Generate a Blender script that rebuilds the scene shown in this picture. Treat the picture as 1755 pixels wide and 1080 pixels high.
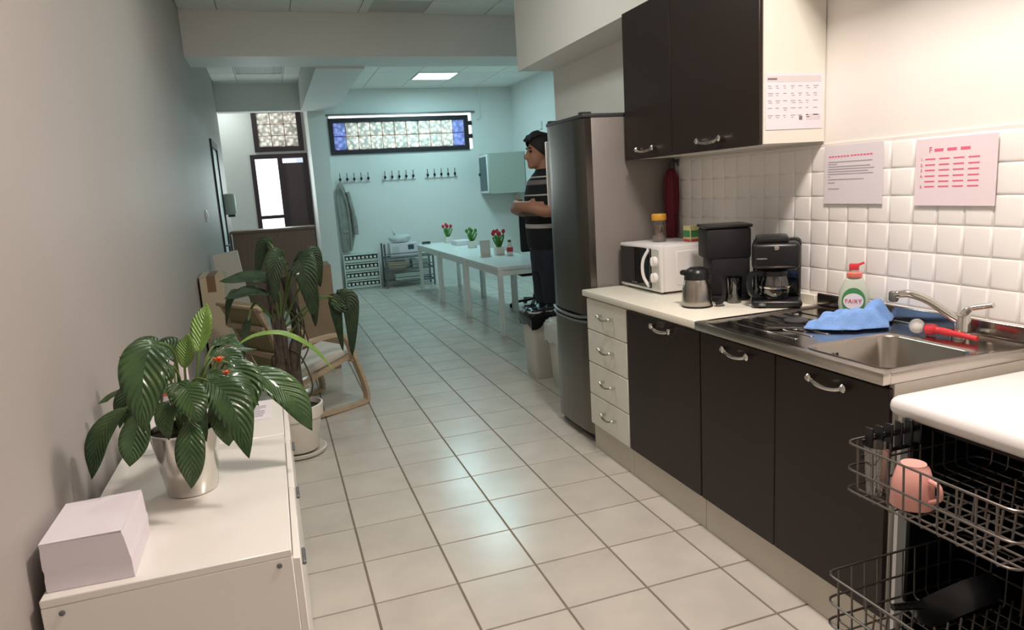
import bpy, bmesh, math, random
from mathutils import Vector, Matrix
random.seed(7)
scene = bpy.context.scene
for o in list(bpy.data.objects): bpy.data.objects.remove(o)

# ---------------------------------------------------------------- camera
K = 0.94                      # everything is laid out in survey units, then brought to metres at the end
YAW, PITCH, ROLL, FPX, CAMH = 0.320964045, 0.181150831, -0.0617137782, 1191.61, 1.53265
cy_, sy_, cp_, sp_ = math.cos(YAW), math.sin(YAW), math.cos(PITCH), math.sin(PITCH)
fwd = Vector((sy_*cp_, cy_*cp_, -sp_)); rt = Vector((cy_, -sy_, 0)); up = rt.cross(fwd)
r2 = math.cos(ROLL)*rt + math.sin(ROLL)*up; u2 = -math.sin(ROLL)*rt + math.cos(ROLL)*up
cam = bpy.data.cameras.new('camera'); cam.sensor_width = 36; cam.sensor_fit = 'HORIZONTAL'
cam.lens = FPX*36/1755; cam.clip_start = 0.02; cam.clip_end = 100
co = bpy.data.objects.new('camera', cam); scene.collection.objects.link(co)
m = Matrix((r2, u2, -fwd)).transposed().to_4x4(); m.translation = Vector((0, 0, CAMH)); co.matrix_world = m
scene.camera = co

# ---------------------------------------------------------------- world, exposure, large lights
scene.view_settings.view_transform = 'Standard'; scene.view_settings.look = 'None'
scene.view_settings.gamma = 1; scene.view_settings.use_curve_mapping = False
scene.view_settings.exposure = 0.0
w = bpy.data.worlds.new('world'); scene.world = w; w.use_nodes = True
w.node_tree.nodes['Background'].inputs[0].default_value = (0.75, 0.85, 1, 1)
w.node_tree.nodes['Background'].inputs[1].default_value = 1.0
def area(name, loc, size, energy, color, rot=(0, 0, 0)):
    l = bpy.data.lights.new(name, 'AREA'); l.shape = 'RECTANGLE'; l.size, l.size_y = size
    l.energy = energy; l.color = color
    o = bpy.data.objects.new(name, l); o.location = loc; o.rotation_euler = rot
    scene.collection.objects.link(o); return o
WARM = (1.0, 0.875, 0.80); TEAL = (0.47, 0.93, 1.0)
area('kitchen_ceiling_light', (1.325, 1.335, 3.235), (0.36, 0.36), 58, WARM)
area('passage_ceiling_light', (0.695, 3.855, 3.235), (0.58, 0.58), 13, (0.9, 1.0, 0.93))
area('entrance_ceiling_light', (-0.6, 11.9, 3.2), (0.3, 0.3), 5, (0.88, 1.0, 0.97))
area('far_ceiling_light', (2.585, 10.785, 3.235), (0.58, 0.58), 19, TEAL)
area('middle_ceiling_light', (2.585, 8.895, 3.235), (0.58, 0.58), 19, TEAL)
area('entrance_daylight', (0.1, 12.2, 1.8), (0.4, 0.9), 7, (0.85, 1.0, 1.0), (math.radians(-90), 0, 0))

# ---------------------------------------------------------------- materials
def lin(c):
    f = lambda v: v/12.92 if v <= .04045 else ((v+.055)/1.055)**2.4
    return tuple(f(v/255) for v in c) + (1,)
MATS = {}
def mat(name, rgb, rough=.5, metal=0, var=0, vscale=8, bump=0, bscale=40, emit=None, estr=0, coat=0,
        trans=0, alpha=1, rnd=0, spec=.5, ior=1.45, stretch=None):
    m = bpy.data.materials.new(name); m.use_nodes = True; nt = m.node_tree; N = nt.nodes; L = nt.links
    b = N['Principled BSDF']; c = lin(rgb)
    b.inputs['Base Color'].default_value = c; b.inputs['Roughness'].default_value = rough
    b.inputs['Metallic'].default_value = metal; b.inputs['Coat Weight'].default_value = coat
    b.inputs['Transmission Weight'].default_value = trans; b.inputs['Alpha'].default_value = alpha
    b.inputs['Specular IOR Level'].default_value = spec; b.inputs['IOR'].default_value = ior
    if emit: b.inputs['Emission Color'].default_value = lin(emit); b.inputs['Emission Strength'].default_value = estr
    tc = N.new('ShaderNodeTexCoord'); src = tc.outputs['Object']
    if stretch:
        mp = N.new('ShaderNodeMapping'); mp.inputs['Scale'].default_value = stretch
        L.new(src, mp.inputs['Vector']); src = mp.outputs['Vector']
    if rnd:
        oi = N.new('ShaderNodeObjectInfo'); ad = N.new('ShaderNodeVectorMath'); ad.operation = 'ADD'
        sc = N.new('ShaderNodeMath'); sc.operation = 'MULTIPLY'; sc.inputs[1].default_value = 37
        L.new(oi.outputs['Random'], sc.inputs[0]); L.new(src, ad.inputs[0]); L.new(sc.outputs[0], ad.inputs[1]); src = ad.outputs[0]
    if var:
        n = N.new('ShaderNodeTexNoise'); n.inputs['Scale'].default_value = vscale; n.inputs['Detail'].default_value = 5
        L.new(src, n.inputs['Vector'])
        r = N.new('ShaderNodeMapRange'); r.inputs[1].default_value = .3; r.inputs[2].default_value = .7
        r.inputs[3].default_value = 1-var; r.inputs[4].default_value = 1+var; L.new(n.outputs['Fac'], r.inputs[0])
        f = r.outputs[0]
        if rnd:
            r2_ = N.new('ShaderNodeMapRange'); r2_.inputs[3].default_value = 1-rnd; r2_.inputs[4].default_value = 1+rnd
            L.new(oi.outputs['Random'], r2_.inputs[0]); mu = N.new('ShaderNodeMath'); mu.operation = 'MULTIPLY'
            L.new(f, mu.inputs[0]); L.new(r2_.outputs[0], mu.inputs[1]); f = mu.outputs[0]
        mx = N.new('ShaderNodeVectorMath'); mx.operation = 'SCALE'; mx.inputs[0].default_value = c[:3]
        L.new(f, mx.inputs['Scale']); L.new(mx.outputs[0], b.inputs['Base Color'])
    if bump:
        n2 = N.new('ShaderNodeTexNoise'); n2.inputs['Scale'].default_value = bscale; n2.inputs['Detail'].default_value = 4
        L.new(src, n2.inputs['Vector']); bp = N.new('ShaderNodeBump'); bp.inputs['Strength'].default_value = bump
        bp.inputs['Distance'].default_value = .01; L.new(n2.outputs['Fac'], bp.inputs['Height']); L.new(bp.outputs[0], b.inputs['Normal'])
    MATS[name] = m; return m
mat('left_wall_dimmed', (176, 169, 165), .5, var=.02, vscale=1.5, bump=.05, bscale=60, spec=.35)  # darker copy of wall_paint, the weak grazing light put into its colour
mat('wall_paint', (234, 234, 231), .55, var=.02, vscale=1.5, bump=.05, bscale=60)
mat('kitchen_wall', (240, 236, 230), .5, var=.02, vscale=1.5, bump=.04, bscale=60)
mat('ceiling_panel', (243, 243, 238), .8, var=.03, vscale=30, rnd=.03)
mat('ceiling_grid', (206, 206, 200), .6)
mat('floor_tile', (200, 193, 184), .22, var=.07, vscale=5, rnd=.035, bump=.03, bscale=25, spec=.5)
mat('grout', (126, 114, 100), .8, var=.1, vscale=20)
mat('wall_tile', (246, 243, 240), .22, rnd=.012, var=.01, vscale=6)
mat('wall_grout', (234, 229, 224), .7)
mat('dark_front', (43, 33, 30), .4, spec=.35, var=.08, vscale=6, stretch=(1, 14, 14))
mat('cream', (226, 223, 212), .45, var=.015, vscale=4)
mat('worktop', (230, 226, 212), .4, var=.04, vscale=60)
mat('kick', (200, 193, 180), .45, var=.04, vscale=5)
mat('steel', (176, 170, 162), .24, 1, var=.06, vscale=3, bump=.02, bscale=120, stretch=(1, 8, 1))
mat('sink_steel', (170, 163, 156), .17, 1, var=.05, vscale=5)
mat('fridge_steel', (122, 117, 112), .3, 1, var=.06, vscale=4, stretch=(1, 30, 1))
mat('fridge_side', (142, 136, 132), .45, .2, var=.03, vscale=5)
mat('chrome', (215, 212, 206), .12, 1)
mat('white_plastic', (236, 233, 232), .3)
mat('black_plastic', (26, 26, 28), .32)
mat('black_gloss', (14, 14, 16), .08, coat=.5)
mat('black_matte', (24, 24, 27), .7, var=.1, vscale=30)
mat('dark_grey', (62, 62, 64), .5)
mat('white_furniture', (238, 234, 228), .22, var=.01, vscale=4)
mat('white_table', (232, 236, 234), .28)
mat('leaf', (62, 104, 52), .3, var=.22, vscale=14, coat=.15)
mat('leaf_bright', (108, 148, 62), .35, var=.15, vscale=14)
mat('leaf_dark', (46, 72, 44), .4, var=.2, vscale=10)
mat('stem', (88, 112, 58), .5)
mat('trunk', (80, 72, 62), .8, var=.25, vscale=25, bump=.5, bscale=30)
mat('soil', (44, 36, 30), .95, var=.3, vscale=60, bump=.6, bscale=60)
mat('white_ceramic', (232, 226, 216), .3)
mat('orange_flower', (226, 98, 52), .5)
mat('wood_light', (188, 166, 140), .45, var=.12, vscale=8, stretch=(1, 1, 12))
mat('cushion_white', (216, 216, 210), .9, var=.04, vscale=30, bump=.2, bscale=120)
mat('cushion_beige', (150, 140, 108), .9, var=.06, vscale=20, bump=.2, bscale=100)
mat('cardboard', (150, 130, 108), .85, var=.06, vscale=6)
mat('cardboard_pale', (186, 172, 148), .85, var=.05, vscale=6)
mat('tape', (120, 92, 66), .5)
mat('brown_wood', (126, 98, 86), .5, var=.12, vscale=6, stretch=(12, 1, 1))
mat('door_brown_glare', (92, 78, 82), .45, var=.06, vscale=5)  # door's brown lightened, the washed-out glare put into its colour
mat('frame_brown', (70, 56, 62), .4)
mat('frame_dark', (40, 40, 48), .4)
mat('paper', (228, 221, 228), .8)
mat('paper_pink', (236, 220, 226), .8)
mat('ink', (168, 163, 172), .9)
mat('ink_dark', (120, 112, 116), .9)
mat('ink_red', (226, 110, 138), .9)
mat('band_grey', (212, 204, 206), .9)
mat('red_cloth', (100, 20, 40), .7, var=.12, vscale=20)
mat('orange_lid', (206, 150, 52), .4)
def thin_glass(name, tint=(1, 1, 1), tfac=.8, rough=.05):
    m = bpy.data.materials.new(name); m.use_nodes = True; nt = m.node_tree; N = nt.nodes
    N.remove(N['Principled BSDF']); out = N['Material Output']
    t = N.new('ShaderNodeBsdfTransparent'); t.inputs[0].default_value = tint + (1,)
    g = N.new('ShaderNodeBsdfGlossy'); g.inputs['Roughness'].default_value = rough
    mx = N.new('ShaderNodeMixShader'); mx.inputs[0].default_value = 1-tfac
    nt.links.new(t.outputs[0], mx.inputs[1]); nt.links.new(g.outputs[0], mx.inputs[2]); nt.links.new(mx.outputs[0], out.inputs[0])
    MATS[name] = m
thin_glass('clear_glass', (.86, .86, .84), .82); thin_glass('smoked_glass', (.35, .33, .3), .8)
mat('jar_content', (98, 74, 60), .8, var=.4, vscale=60)
mat('tin_print', (214, 204, 150), .5, var=.25, vscale=30)
mat('green_print', (70, 140, 84), .5)
mat('red_plastic', (214, 60, 70), .35)
mat('salmon_band', (240, 128, 112), .4)
mat('bottle_clear', (214, 222, 206), .12, trans=.25)
mat('blue_cloth', (122, 162, 222), .9, var=.07, vscale=18, bump=.3, bscale=150)
mat('pink_cup', (232, 168, 158), .25)
mat('wire', (108, 102, 98), .35, .7)
mat('dish_dark', (30, 32, 36), .3, .4)
mat('bin_white', (206, 204, 196), .4, var=.03, vscale=5)
mat('bag_black', (18, 18, 20), .28, bump=.7, bscale=18)
mat('bag_clear', (202, 205, 203), .35, bump=.5, bscale=20)
mat('skin', (168, 122, 100), .5)
mat('hair', (20, 17, 17), .6, bump=.5, bscale=90)
mat('jeans', (34, 40, 54), .8, var=.15, vscale=20)
mat('shoe', (24, 22, 22), .5)
mat('coat_grey', (150, 148, 142), .85, var=.18, vscale=7, bump=.3, bscale=60)
mat('metal_grey', (120, 122, 124), .4, .6)
mat('box_grey', (176, 182, 172), .5)
mat('box_glass', (70, 84, 92), .2)
mat('shelf_pale', (200, 208, 198), .5)
mat('tulip_red', (206, 44, 60), .5)
mat('tulip_green', (74, 138, 52), .5)
mat('lamp_glow', (255, 255, 255), .5, emit=(235, 255, 255), estr=5)
mat('lamp_glow_neutral', (255, 255, 255), .5, emit=(245, 255, 250), estr=2.5)
mat('lamp_glow_warm', (255, 250, 244), .5, emit=(255, 236, 214), estr=4)
mat('lamp_off', (176, 180, 176), .5)
mat('sky_pane', (255, 255, 255), .3, emit=(250, 252, 255), estr=2.2)
def glassblock(name, rgb, lo, hi):
    m = mat(name, rgb, .15); nt = m.node_tree; N = nt.nodes; L = nt.links; b = N['Principled BSDF']
    tc = N.new('ShaderNodeTexCoord'); v = N.new('ShaderNodeTexVoronoi'); v.inputs['Scale'].default_value = 17
    oi = N.new('ShaderNodeObjectInfo'); ad = N.new('ShaderNodeVectorMath'); ad.operation = 'ADD'
    L.new(tc.outputs['Object'], ad.inputs[0]); L.new(oi.outputs['Random'], ad.inputs[1]); L.new(ad.outputs[0], v.inputs['Vector'])
    r = N.new('ShaderNodeMapRange'); r.inputs[1].default_value = 0; r.inputs[2].default_value = .7
    r.inputs[3].default_value = hi; r.inputs[4].default_value = lo
    L.new(v.outputs['Distance'], r.inputs[0]); L.new(r.outputs[0], b.inputs['Emission Strength'])
    b.inputs['Emission Color'].default_value = lin(rgb)
    bp = N.new('ShaderNodeBump'); bp.inputs['Strength'].default_value = .6; bp.inputs['Distance'].default_value = .01
    L.new(v.outputs['Distance'], bp.inputs['Height']); L.new(bp.outputs[0], b.inputs['Normal'])
glassblock('glass_block', (232, 226, 216), .08, 1.25); glassblock('glass_block_blue', (150, 162, 236), .06, .95)
mat('block_joint', (168, 160, 152), .7)
def leafmat(name, dark, light, rough):
    m = mat(name, dark, rough, coat=.2); nt = m.node_tree; N = nt.nodes; L = nt.links; b = N['Principled BSDF']
    uv = N.new('ShaderNodeUVMap'); sx = N.new('ShaderNodeSeparateXYZ'); L.new(uv.outputs[0], sx.inputs[0])
    ab = N.new('ShaderNodeMath'); ab.operation = 'ABSOLUTE'; L.new(sx.outputs[0], ab.inputs[0])
    k = N.new('ShaderNodeMath'); k.operation = 'MULTIPLY_ADD'; k.inputs[1].default_value = -.25
    L.new(ab.outputs[0], k.inputs[0]); L.new(sx.outputs[1], k.inputs[2])
    s = N.new('ShaderNodeMath'); s.operation = 'MULTIPLY'; s.inputs[1].default_value = 75; L.new(k.outputs[0], s.inputs[0])
    sn = N.new('ShaderNodeMath'); sn.operation = 'SINE'; L.new(s.outputs[0], sn.inputs[0])
    bp = N.new('ShaderNodeBump'); bp.inputs['Strength'].default_value = .55; bp.inputs['Distance'].default_value = .004
    L.new(sn.outputs[0], bp.inputs['Height']); L.new(bp.outputs[0], b.inputs['Normal'])
    n = N.new('ShaderNodeTexNoise'); n.inputs['Scale'].default_value = 12; tc = N.new('ShaderNodeTexCoord'); L.new(tc.outputs['Object'], n.inputs['Vector'])
    r = N.new('ShaderNodeMapRange'); r.inputs[1].default_value = .35; r.inputs[2].default_value = .7; L.new(n.outputs['Fac'], r.inputs[0])
    mx = N.new('ShaderNodeMix'); mx.data_type = 'RGBA'; mx.inputs[6].default_value = lin(dark); mx.inputs[7].default_value = lin(light)
    L.new(r.outputs[0], mx.inputs[0]); L.new(mx.outputs[2], b.inputs['Base Color'])
leafmat('lily_leaf', (46, 74, 42), (70, 100, 54), .26); leafmat('lily_leaf_pale', (110, 150, 66), (136, 172, 84), .35)
leafmat('philo_leaf', (32, 52, 32), (48, 72, 40), .55)
# striped polo shirt: bands follow the cloth's own height
m = mat('striped_shirt', (26, 28, 34), .85); nt = m.node_tree
tc = nt.nodes.new('ShaderNodeTexCoord'); sx = nt.nodes.new('ShaderNodeSeparateXYZ'); nt.links.new(tc.outputs['Object'], sx.inputs[0])
mr = nt.nodes.new('ShaderNodeMapRange'); mr.inputs[1].default_value = 1.0; mr.inputs[2].default_value = 1.75; nt.links.new(sx.outputs[2], mr.inputs[0])
cr = nt.nodes.new('ShaderNodeValToRGB'); cr.color_ramp.interpolation = 'CONSTANT'; el = cr.color_ramp.elements
DK, LT = lin((26, 28, 34)), lin((196, 192, 188)); GR = lin((120, 116, 116))
el[0].position = 0; el[0].color = DK; el[1].position = .235; el[1].color = LT
for pos, c in ((.285, DK), (.375, GR), (.42, DK), (.60, LT), (.615, DK), (.72, GR), (.77, DK), (.80, LT), (.815, DK)):
    e = el.new(pos); e.color = c
nt.links.new(mr.outputs[0], cr.inputs[0]); nt.links.new(cr.outputs[0], nt.nodes['Principled BSDF'].inputs['Base Color'])

# ---------------------------------------------------------------- builders
C = scene.collection
class MB:
    def __init__(s): s.v = []; s.f = []; s.uv = {}
    def add(s, vs, fs):
        b = len(s.v); s.v += [tuple(x) for x in vs]; s.f += [tuple(b+i for i in f) for f in fs]; return s
    def box(s, x0, x1, y0, y1, z0, z1):
        return s.add([(x0,y0,z0),(x1,y0,z0),(x1,y1,z0),(x0,y1,z0),(x0,y0,z1),(x1,y0,z1),(x1,y1,z1),(x0,y1,z1)],
                     [(3,2,1,0),(4,5,6,7),(0,1,5,4),(1,2,6,5),(2,3,7,6),(3,0,4,7)])
    def rbox(s, x0, x1, y0, y1, z0, z1, r=.01, seg=2, M=None):
        bm = bmesh.new(); bmesh.ops.create_cube(bm, size=1)
        for v in bm.verts: v.co = Vector(((x0+x1)/2+v.co.x*(x1-x0), (y0+y1)/2+v.co.y*(y1-y0), (z0+z1)/2+v.co.z*(z1-z0)))
        r = min(r, .49*min(x1-x0, y1-y0, z1-z0))
        bmesh.ops.bevel(bm, geom=bm.edges[:], offset=r, segments=seg, affect='EDGES', profile=.5)
        bm.verts.index_update()
        vs = [(M @ v.co if M else v.co.copy()) for v in bm.verts]; fs = [[v.index for v in f.verts] for f in bm.faces]
        bm.free(); return s.add(vs, fs)
    def lathe(s, c, prof, n=24, cap=True, sx=1, sy=1):
        cx, cy, cz = c; b = []
        for r, z in prof:
            for i in range(n):
                a = 2*math.pi*i/n; b.append((cx+sx*r*math.cos(a), cy+sy*r*math.sin(a), cz+z))
        fs = []
        for k in range(len(prof)-1):
            for i in range(n):
                j = (i+1) % n; fs.append((k*n+i, k*n+j, (k+1)*n+j, (k+1)*n+i))
        if cap:
            fs.append(tuple(range(n-1, -1, -1))); q = (len(prof)-1)*n; fs.append(tuple(q+i for i in range(n)))
        return s.add(b, fs)
    def tube(s, pts, r, n=8, closed=False, cap=True):
        pts = [Vector(p) for p in pts]; N = len(pts); rs = r if isinstance(r, (list, tuple)) else [r]*N
        ref = None; b = []
        for i, p in enumerate(pts):
            if closed: t = pts[(i+1) % N]-pts[i-1]
            else: t = pts[min(i+1, N-1)]-pts[max(i-1, 0)]
            if t.length < 1e-9: t = Vector((0, 0, 1))
            t.normalize()
            if ref is None:
                ref = Vector((0, 0, 1)) if abs(t.z) < .9 else Vector((1, 0, 0))
            x = ref - t*ref.dot(t)
            if x.length < 1e-6: x = t.orthogonal()
            x.normalize(); ref = x; y = t.cross(x)
            for k in range(n):
                a = 2*math.pi*k/n; b.append(p + rs[i]*(math.cos(a)*x+math.sin(a)*y))
        fs = []
        for i in range(N if closed else N-1):
            j = (i+1) % N
            for k in range(n):
                l = (k+1) % n; fs.append((i*n+k, i*n+l, j*n+l, j*n+k))
        if not closed and cap:
            fs.append(tuple(range(n-1, -1, -1))); fs.append(tuple((N-1)*n+k for k in range(n)))
        return s.add(b, fs)
    def bar(s, pts, w, h, side):
        """rectangular bar along pts; side = direction of its width w, h across"""
        pts = [Vector(p) for p in pts]; sd = Vector(side).normalized(); b = []; N = len(pts)
        for i, p in enumerate(pts):
            t = (pts[min(i+1, N-1)]-pts[max(i-1, 0)]).normalized(); q = t.cross(sd).normalized()
            for a, c in ((-1,-1),(1,-1),(1,1),(-1,1)): b.append(p+sd*a*w/2+q*c*h/2)
        fs = []
        for i in range(N-1):
            for k in range(4):
                l = (k+1) % 4; fs.append((i*4+k, i*4+l, i*4+4+l, i*4+4+k))
        fs += [(3,2,1,0), tuple(4*(N-1)+k for k in range(4))]
        return s.add(b, fs)
    def ell(s, c, r, nu=16, nv=10):
        prof = [(math.sin(math.pi*k/nv), -math.cos(math.pi*k/nv)) for k in range(nv+1)]
        prof[0] = (1e-3, -1); prof[-1] = (1e-3, 1)
        b = MB().lathe((0, 0, 0), prof, nu)
        return s.add([(c[0]+v[0]*r[0], c[1]+v[1]*r[1], c[2]+v[2]*r[2]) for v in b.v], b.f)
    def prism(s, poly, axis, a0, a1):
        """extrude a 2-D polygon along an axis ('x': poly=(y,z), 'y': poly=(x,z), 'z': poly=(x,y))"""
        n = len(poly); f = {'x': lambda p, a: (a, p[0], p[1]), 'y': lambda p, a: (p[0], a, p[1]), 'z': lambda p, a: (p[0], p[1], a)}[axis]
        return s.add([f(p, a0) for p in poly]+[f(p, a1) for p in poly],
                     [tuple(range(n)), tuple(range(2*n-1, n-1, -1))]+[(i, n+i, n+(i+1) % n, (i+1) % n) for i in range(n)])
    def mesh(s, name, mname, off=(0, 0, 0), smooth=40):
        me = bpy.data.meshes.new(name); o = Vector(off)
        me.from_pydata([Vector(v)-o for v in s.v], [], s.f); me.validate()
        bm = bmesh.new(); bm.from_mesh(me); bmesh.ops.recalc_face_normals(bm, faces=bm.faces[:]); bm.to_mesh(me); bm.free()
        if smooth:
            me.polygons.foreach_set('use_smooth', [True]*len(me.polygons)); me.set_sharp_from_angle(angle=math.radians(smooth))
        me.materials.append(MATS[mname]); me.update(); return me
    def build(s, name, mname, parent=None, smooth=40, local=False):
        off = (0, 0, 0)
        if parent is not None and not local: off = WLOC[parent.name]
        return link(name, s.mesh(name, mname, off, smooth), parent)
WLOC = {}
def link(name, data, parent=None):
    o = bpy.data.objects.new(name, data); C.objects.link(o)
    if parent is not None: o.parent = parent; WLOC[o.name] = WLOC[parent.name]
    else: WLOC[o.name] = (0, 0, 0)
    return o
def tag(o, label, cat=None, group=None, kind=None):
    o['label'] = label
    if cat: o['category'] = cat
    if group: o['group'] = group
    if kind: o['kind'] = kind
    return o
def thing(name, loc, label, cat, group=None, rz=0):
    o = bpy.data.objects.new(name, None); o.empty_display_size = .1; C.objects.link(o); o.location = loc; o.rotation_euler.z = rz
    WLOC[o.name] = tuple(loc); return tag(o, label, cat, group)
def struct(name, mb, mname, label=None, parent=None, smooth=0):
    o = mb.build(name, mname, parent, smooth)
    if parent is None: o['kind'] = 'structure'
    if label: o['label'] = label
    return o
def solo(name, mb, mname, label, cat, group=None, smooth=40):
    """a thing that is one mesh; its origin goes to the middle of its foot"""
    xs, ys, zs = zip(*mb.v); loc = ((min(xs)+max(xs))/2, (min(ys)+max(ys))/2, min(zs))
    o = bpy.data.objects.new(name, mb.mesh(name, mname, loc, smooth)); C.objects.link(o); o.location = loc; WLOC[o.name] = loc
    return tag(o, label, cat, group)
def spline(pts, n=6):
    pts = [Vector(p) for p in pts]; P = [2*pts[0]-pts[1]]+pts+[2*pts[-1]-pts[-2]]; out = []
    for i in range(1, len(P)-2):
        a, b, c, d = P[i-1:i+3]
        for k in range(n):
            t = k/n; out.append(.5*((2*b)+(c-a)*t+(2*a-5*b+4*c-d)*t*t+(3*b-a-3*c+d)*t**3))
    return out+[pts[-1]]
def text(name, s, size, mname, parent, mtx):
    cu = bpy.data.curves.new(name, 'FONT'); cu.body = s; cu.size = size; cu.extrude = .0004; cu.align_x = 'CENTER'; cu.align_y = 'CENTER'
    t = bpy.data.objects.new('tmp', cu); C.objects.link(t); bpy.context.view_layer.update()
    me = bpy.data.meshes.new_from_object(t.evaluated_get(bpy.context.evaluated_depsgraph_get())); bpy.data.objects.remove(t)
    off = Matrix.Translation(-Vector(WLOC[parent.name])); me.transform(off @ mtx); me.name = name
    me.materials.clear(); me.materials.append(MATS[mname]); return link(name, me, parent)
def voxel(o, size, smooth=4):
    r = o.modifiers.new('remesh', 'REMESH'); r.mode = 'VOXEL'; r.voxel_size = size; r.use_smooth_shade = True
    s = o.modifiers.new('smooth', 'SMOOTH'); s.iterations = smooth; s.factor = .5

# ================================================================ the room
WL, WR, YB, YN, ZC = -0.575, 2.25, 12.0, -1.3, 3.28
FX, RET = 4.22, 5.35                       # far room: right wall, end of the kitchen wall
NB = 12.4                                  # back of the entrance niche
def wall_with_holes(x0, x1, y0, y1, z0, z1, holes):
    b = MB(); xs = sorted({x0, x1, *[h[0] for h in holes], *[h[1] for h in holes]})
    for a, c in zip(xs, xs[1:]):
        hs = sorted([(h[2], h[3]) for h in holes if h[0] <= a+1e-6 and h[1] >= c-1e-6]); z = z0
        for p, q in hs:
            if p > z+1e-6: b.box(a, c, y0, y1, z, p)
            z = q
        if z < z1: b.box(a, c, y0, y1, z, z1)
    return b
wl = struct('wall_left', MB().box(WL-.2, WL, YN, 11.3, 0, ZC), 'left_wall_dimmed')
wr = struct('wall_right', MB().box(WR, WR+.2, YN, RET, 0, ZC), 'kitchen_wall')
struct('wall_return', MB().box(WR+.2, FX, RET-.2, RET, 0, ZC), 'wall_paint')
struct('wall_far_right', MB().box(FX, FX+.2, RET-.2, YB+.2, 0, ZC), 'wall_paint')
W1 = (1.06, 3.47, 2.24, 2.85)
struct('wall_back', wall_with_holes(.95, FX, YB, YB+.2, 0, ZC, [W1]), 'wall_paint')
struct('wall_partition', MB().box(.69, .95, 11.3, NB+.2, 0, ZC), 'wall_paint')
W2 = (-.1, .62, 2.36, 3.22); D1 = (-.22, .68, 0, 2.31)
struct('wall_niche', wall_with_holes(-1.5, .69, NB, NB+.2, 0, ZC, [W2, D1]), 'wall_paint')
struct('wall_niche_side', MB().box(-1.7, -1.5, 11.3, NB+.2, 0, ZC), 'wall_paint')
struct('wall_niche_front', MB().box(-1.5, WL-.2, 11.1, 11.3, 0, ZC), 'wall_paint')
struct('wall_near', MB().box(WL, WR, YN-.2, YN, 0, ZC), 'wall_paint')
struct('trim_1', MB().box(1.95, WR, YN, RET, 2.42, ZC), 'kitchen_wall', 'boxed-in white soffit above the kitchen wall cabinet')
struct('trim_2', MB().box(WL, FX, 7.15, 7.7, 2.87, ZC), 'wall_paint', 'wide white ceiling beam crossing the room')
struct('trim_3', MB().box(.6, 1.1, 7.7, 11.3, 2.85, ZC), 'wall_paint', 'white ceiling beam running from the cross beam to the back')
struct('trim_4', MB().box(WL, .69, 11.3, 11.5, 2.87, ZC), 'wall_paint', 'white lintel over the entrance niche')

# floor: grout bed and every tile
fl = struct('floor', MB().box(-1.7, FX+.2, YN-.2, NB+.2, -.12, -.004), 'grout')
TS, TX, TY, G = .33, .20276, 2.48663, .0035
tile_me = {}
def tile_mesh(x0, x1, y0, y1):
    key = (round(x1-x0, 3), round(y1-y0, 3))
    if key not in tile_me:
        a, b = (x1-x0)/2, (y1-y0)/2; e = .0015
        mb = MB().add([(-a,-b,-.006),(a,-b,-.006),(a,b,-.006),(-a,b,-.006),(-a+e,-b+e,0),(a-e,-b+e,0),(a-e,b-e,0),(-a+e,b-e,0)],
                      [(4,5,6,7),(0,1,5,4),(1,2,6,5),(2,3,7,6),(3,0,4,7)])
        tile_me[key] = mb.mesh('floor_tile', 'floor_tile', smooth=0)
    return tile_me[key]
cells = []
for i in range(-6, 14):
    for j in range(-12, 32):
        x0, x1, y0, y1 = TX+i*TS+G, TX+(i+1)*TS-G, TY+j*TS+G, TY+(j+1)*TS-G
        xl, xr = (-1.5 if y0 > 11.3 else WL), (WR if y1 < RET else FX)
        if y0 > 11.3 and x0 > .4: xr = FX if y1 < YB+.2 else .69
        x0, x1, y0, y1 = max(x0, xl), min(x1, xr), max(y0, YN), min(y1, NB)
        if x1-x0 < .02 or y1-y0 < .02: continue
        hidden = (x0 > 1.62 and y1 < 4.3) or (x1 < -.02 and y1 < 3.1) or y0 < 1.2 and x1 < 1.2 or y1 < .8 or y1 < 1.4 and x1 < .9
        d = math.hypot((x0+x1)/2, (y0+y1)/2)
        if x0 > 2.2 and y1 < 6.9: hidden = True
        cells.append((hidden, d, x0, x1, y0, y1))
cells.sort(); rest = MB()
for n, (h, d, x0, x1, y0, y1) in enumerate(cells):
    cx, cy = (x0+x1)/2, (y0+y1)/2
    if n < 296 and not h:
        o = link('floor_tile', tile_mesh(x0, x1, y0, y1), fl); o.location = (cx, cy, 0)
    else: rest.box(x0, x1, y0, y1, -.006, 0)
o = rest.build('floor_tiles_beyond', 'floor_tile', fl, 0); o['kind'] = 'stuff'

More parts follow.
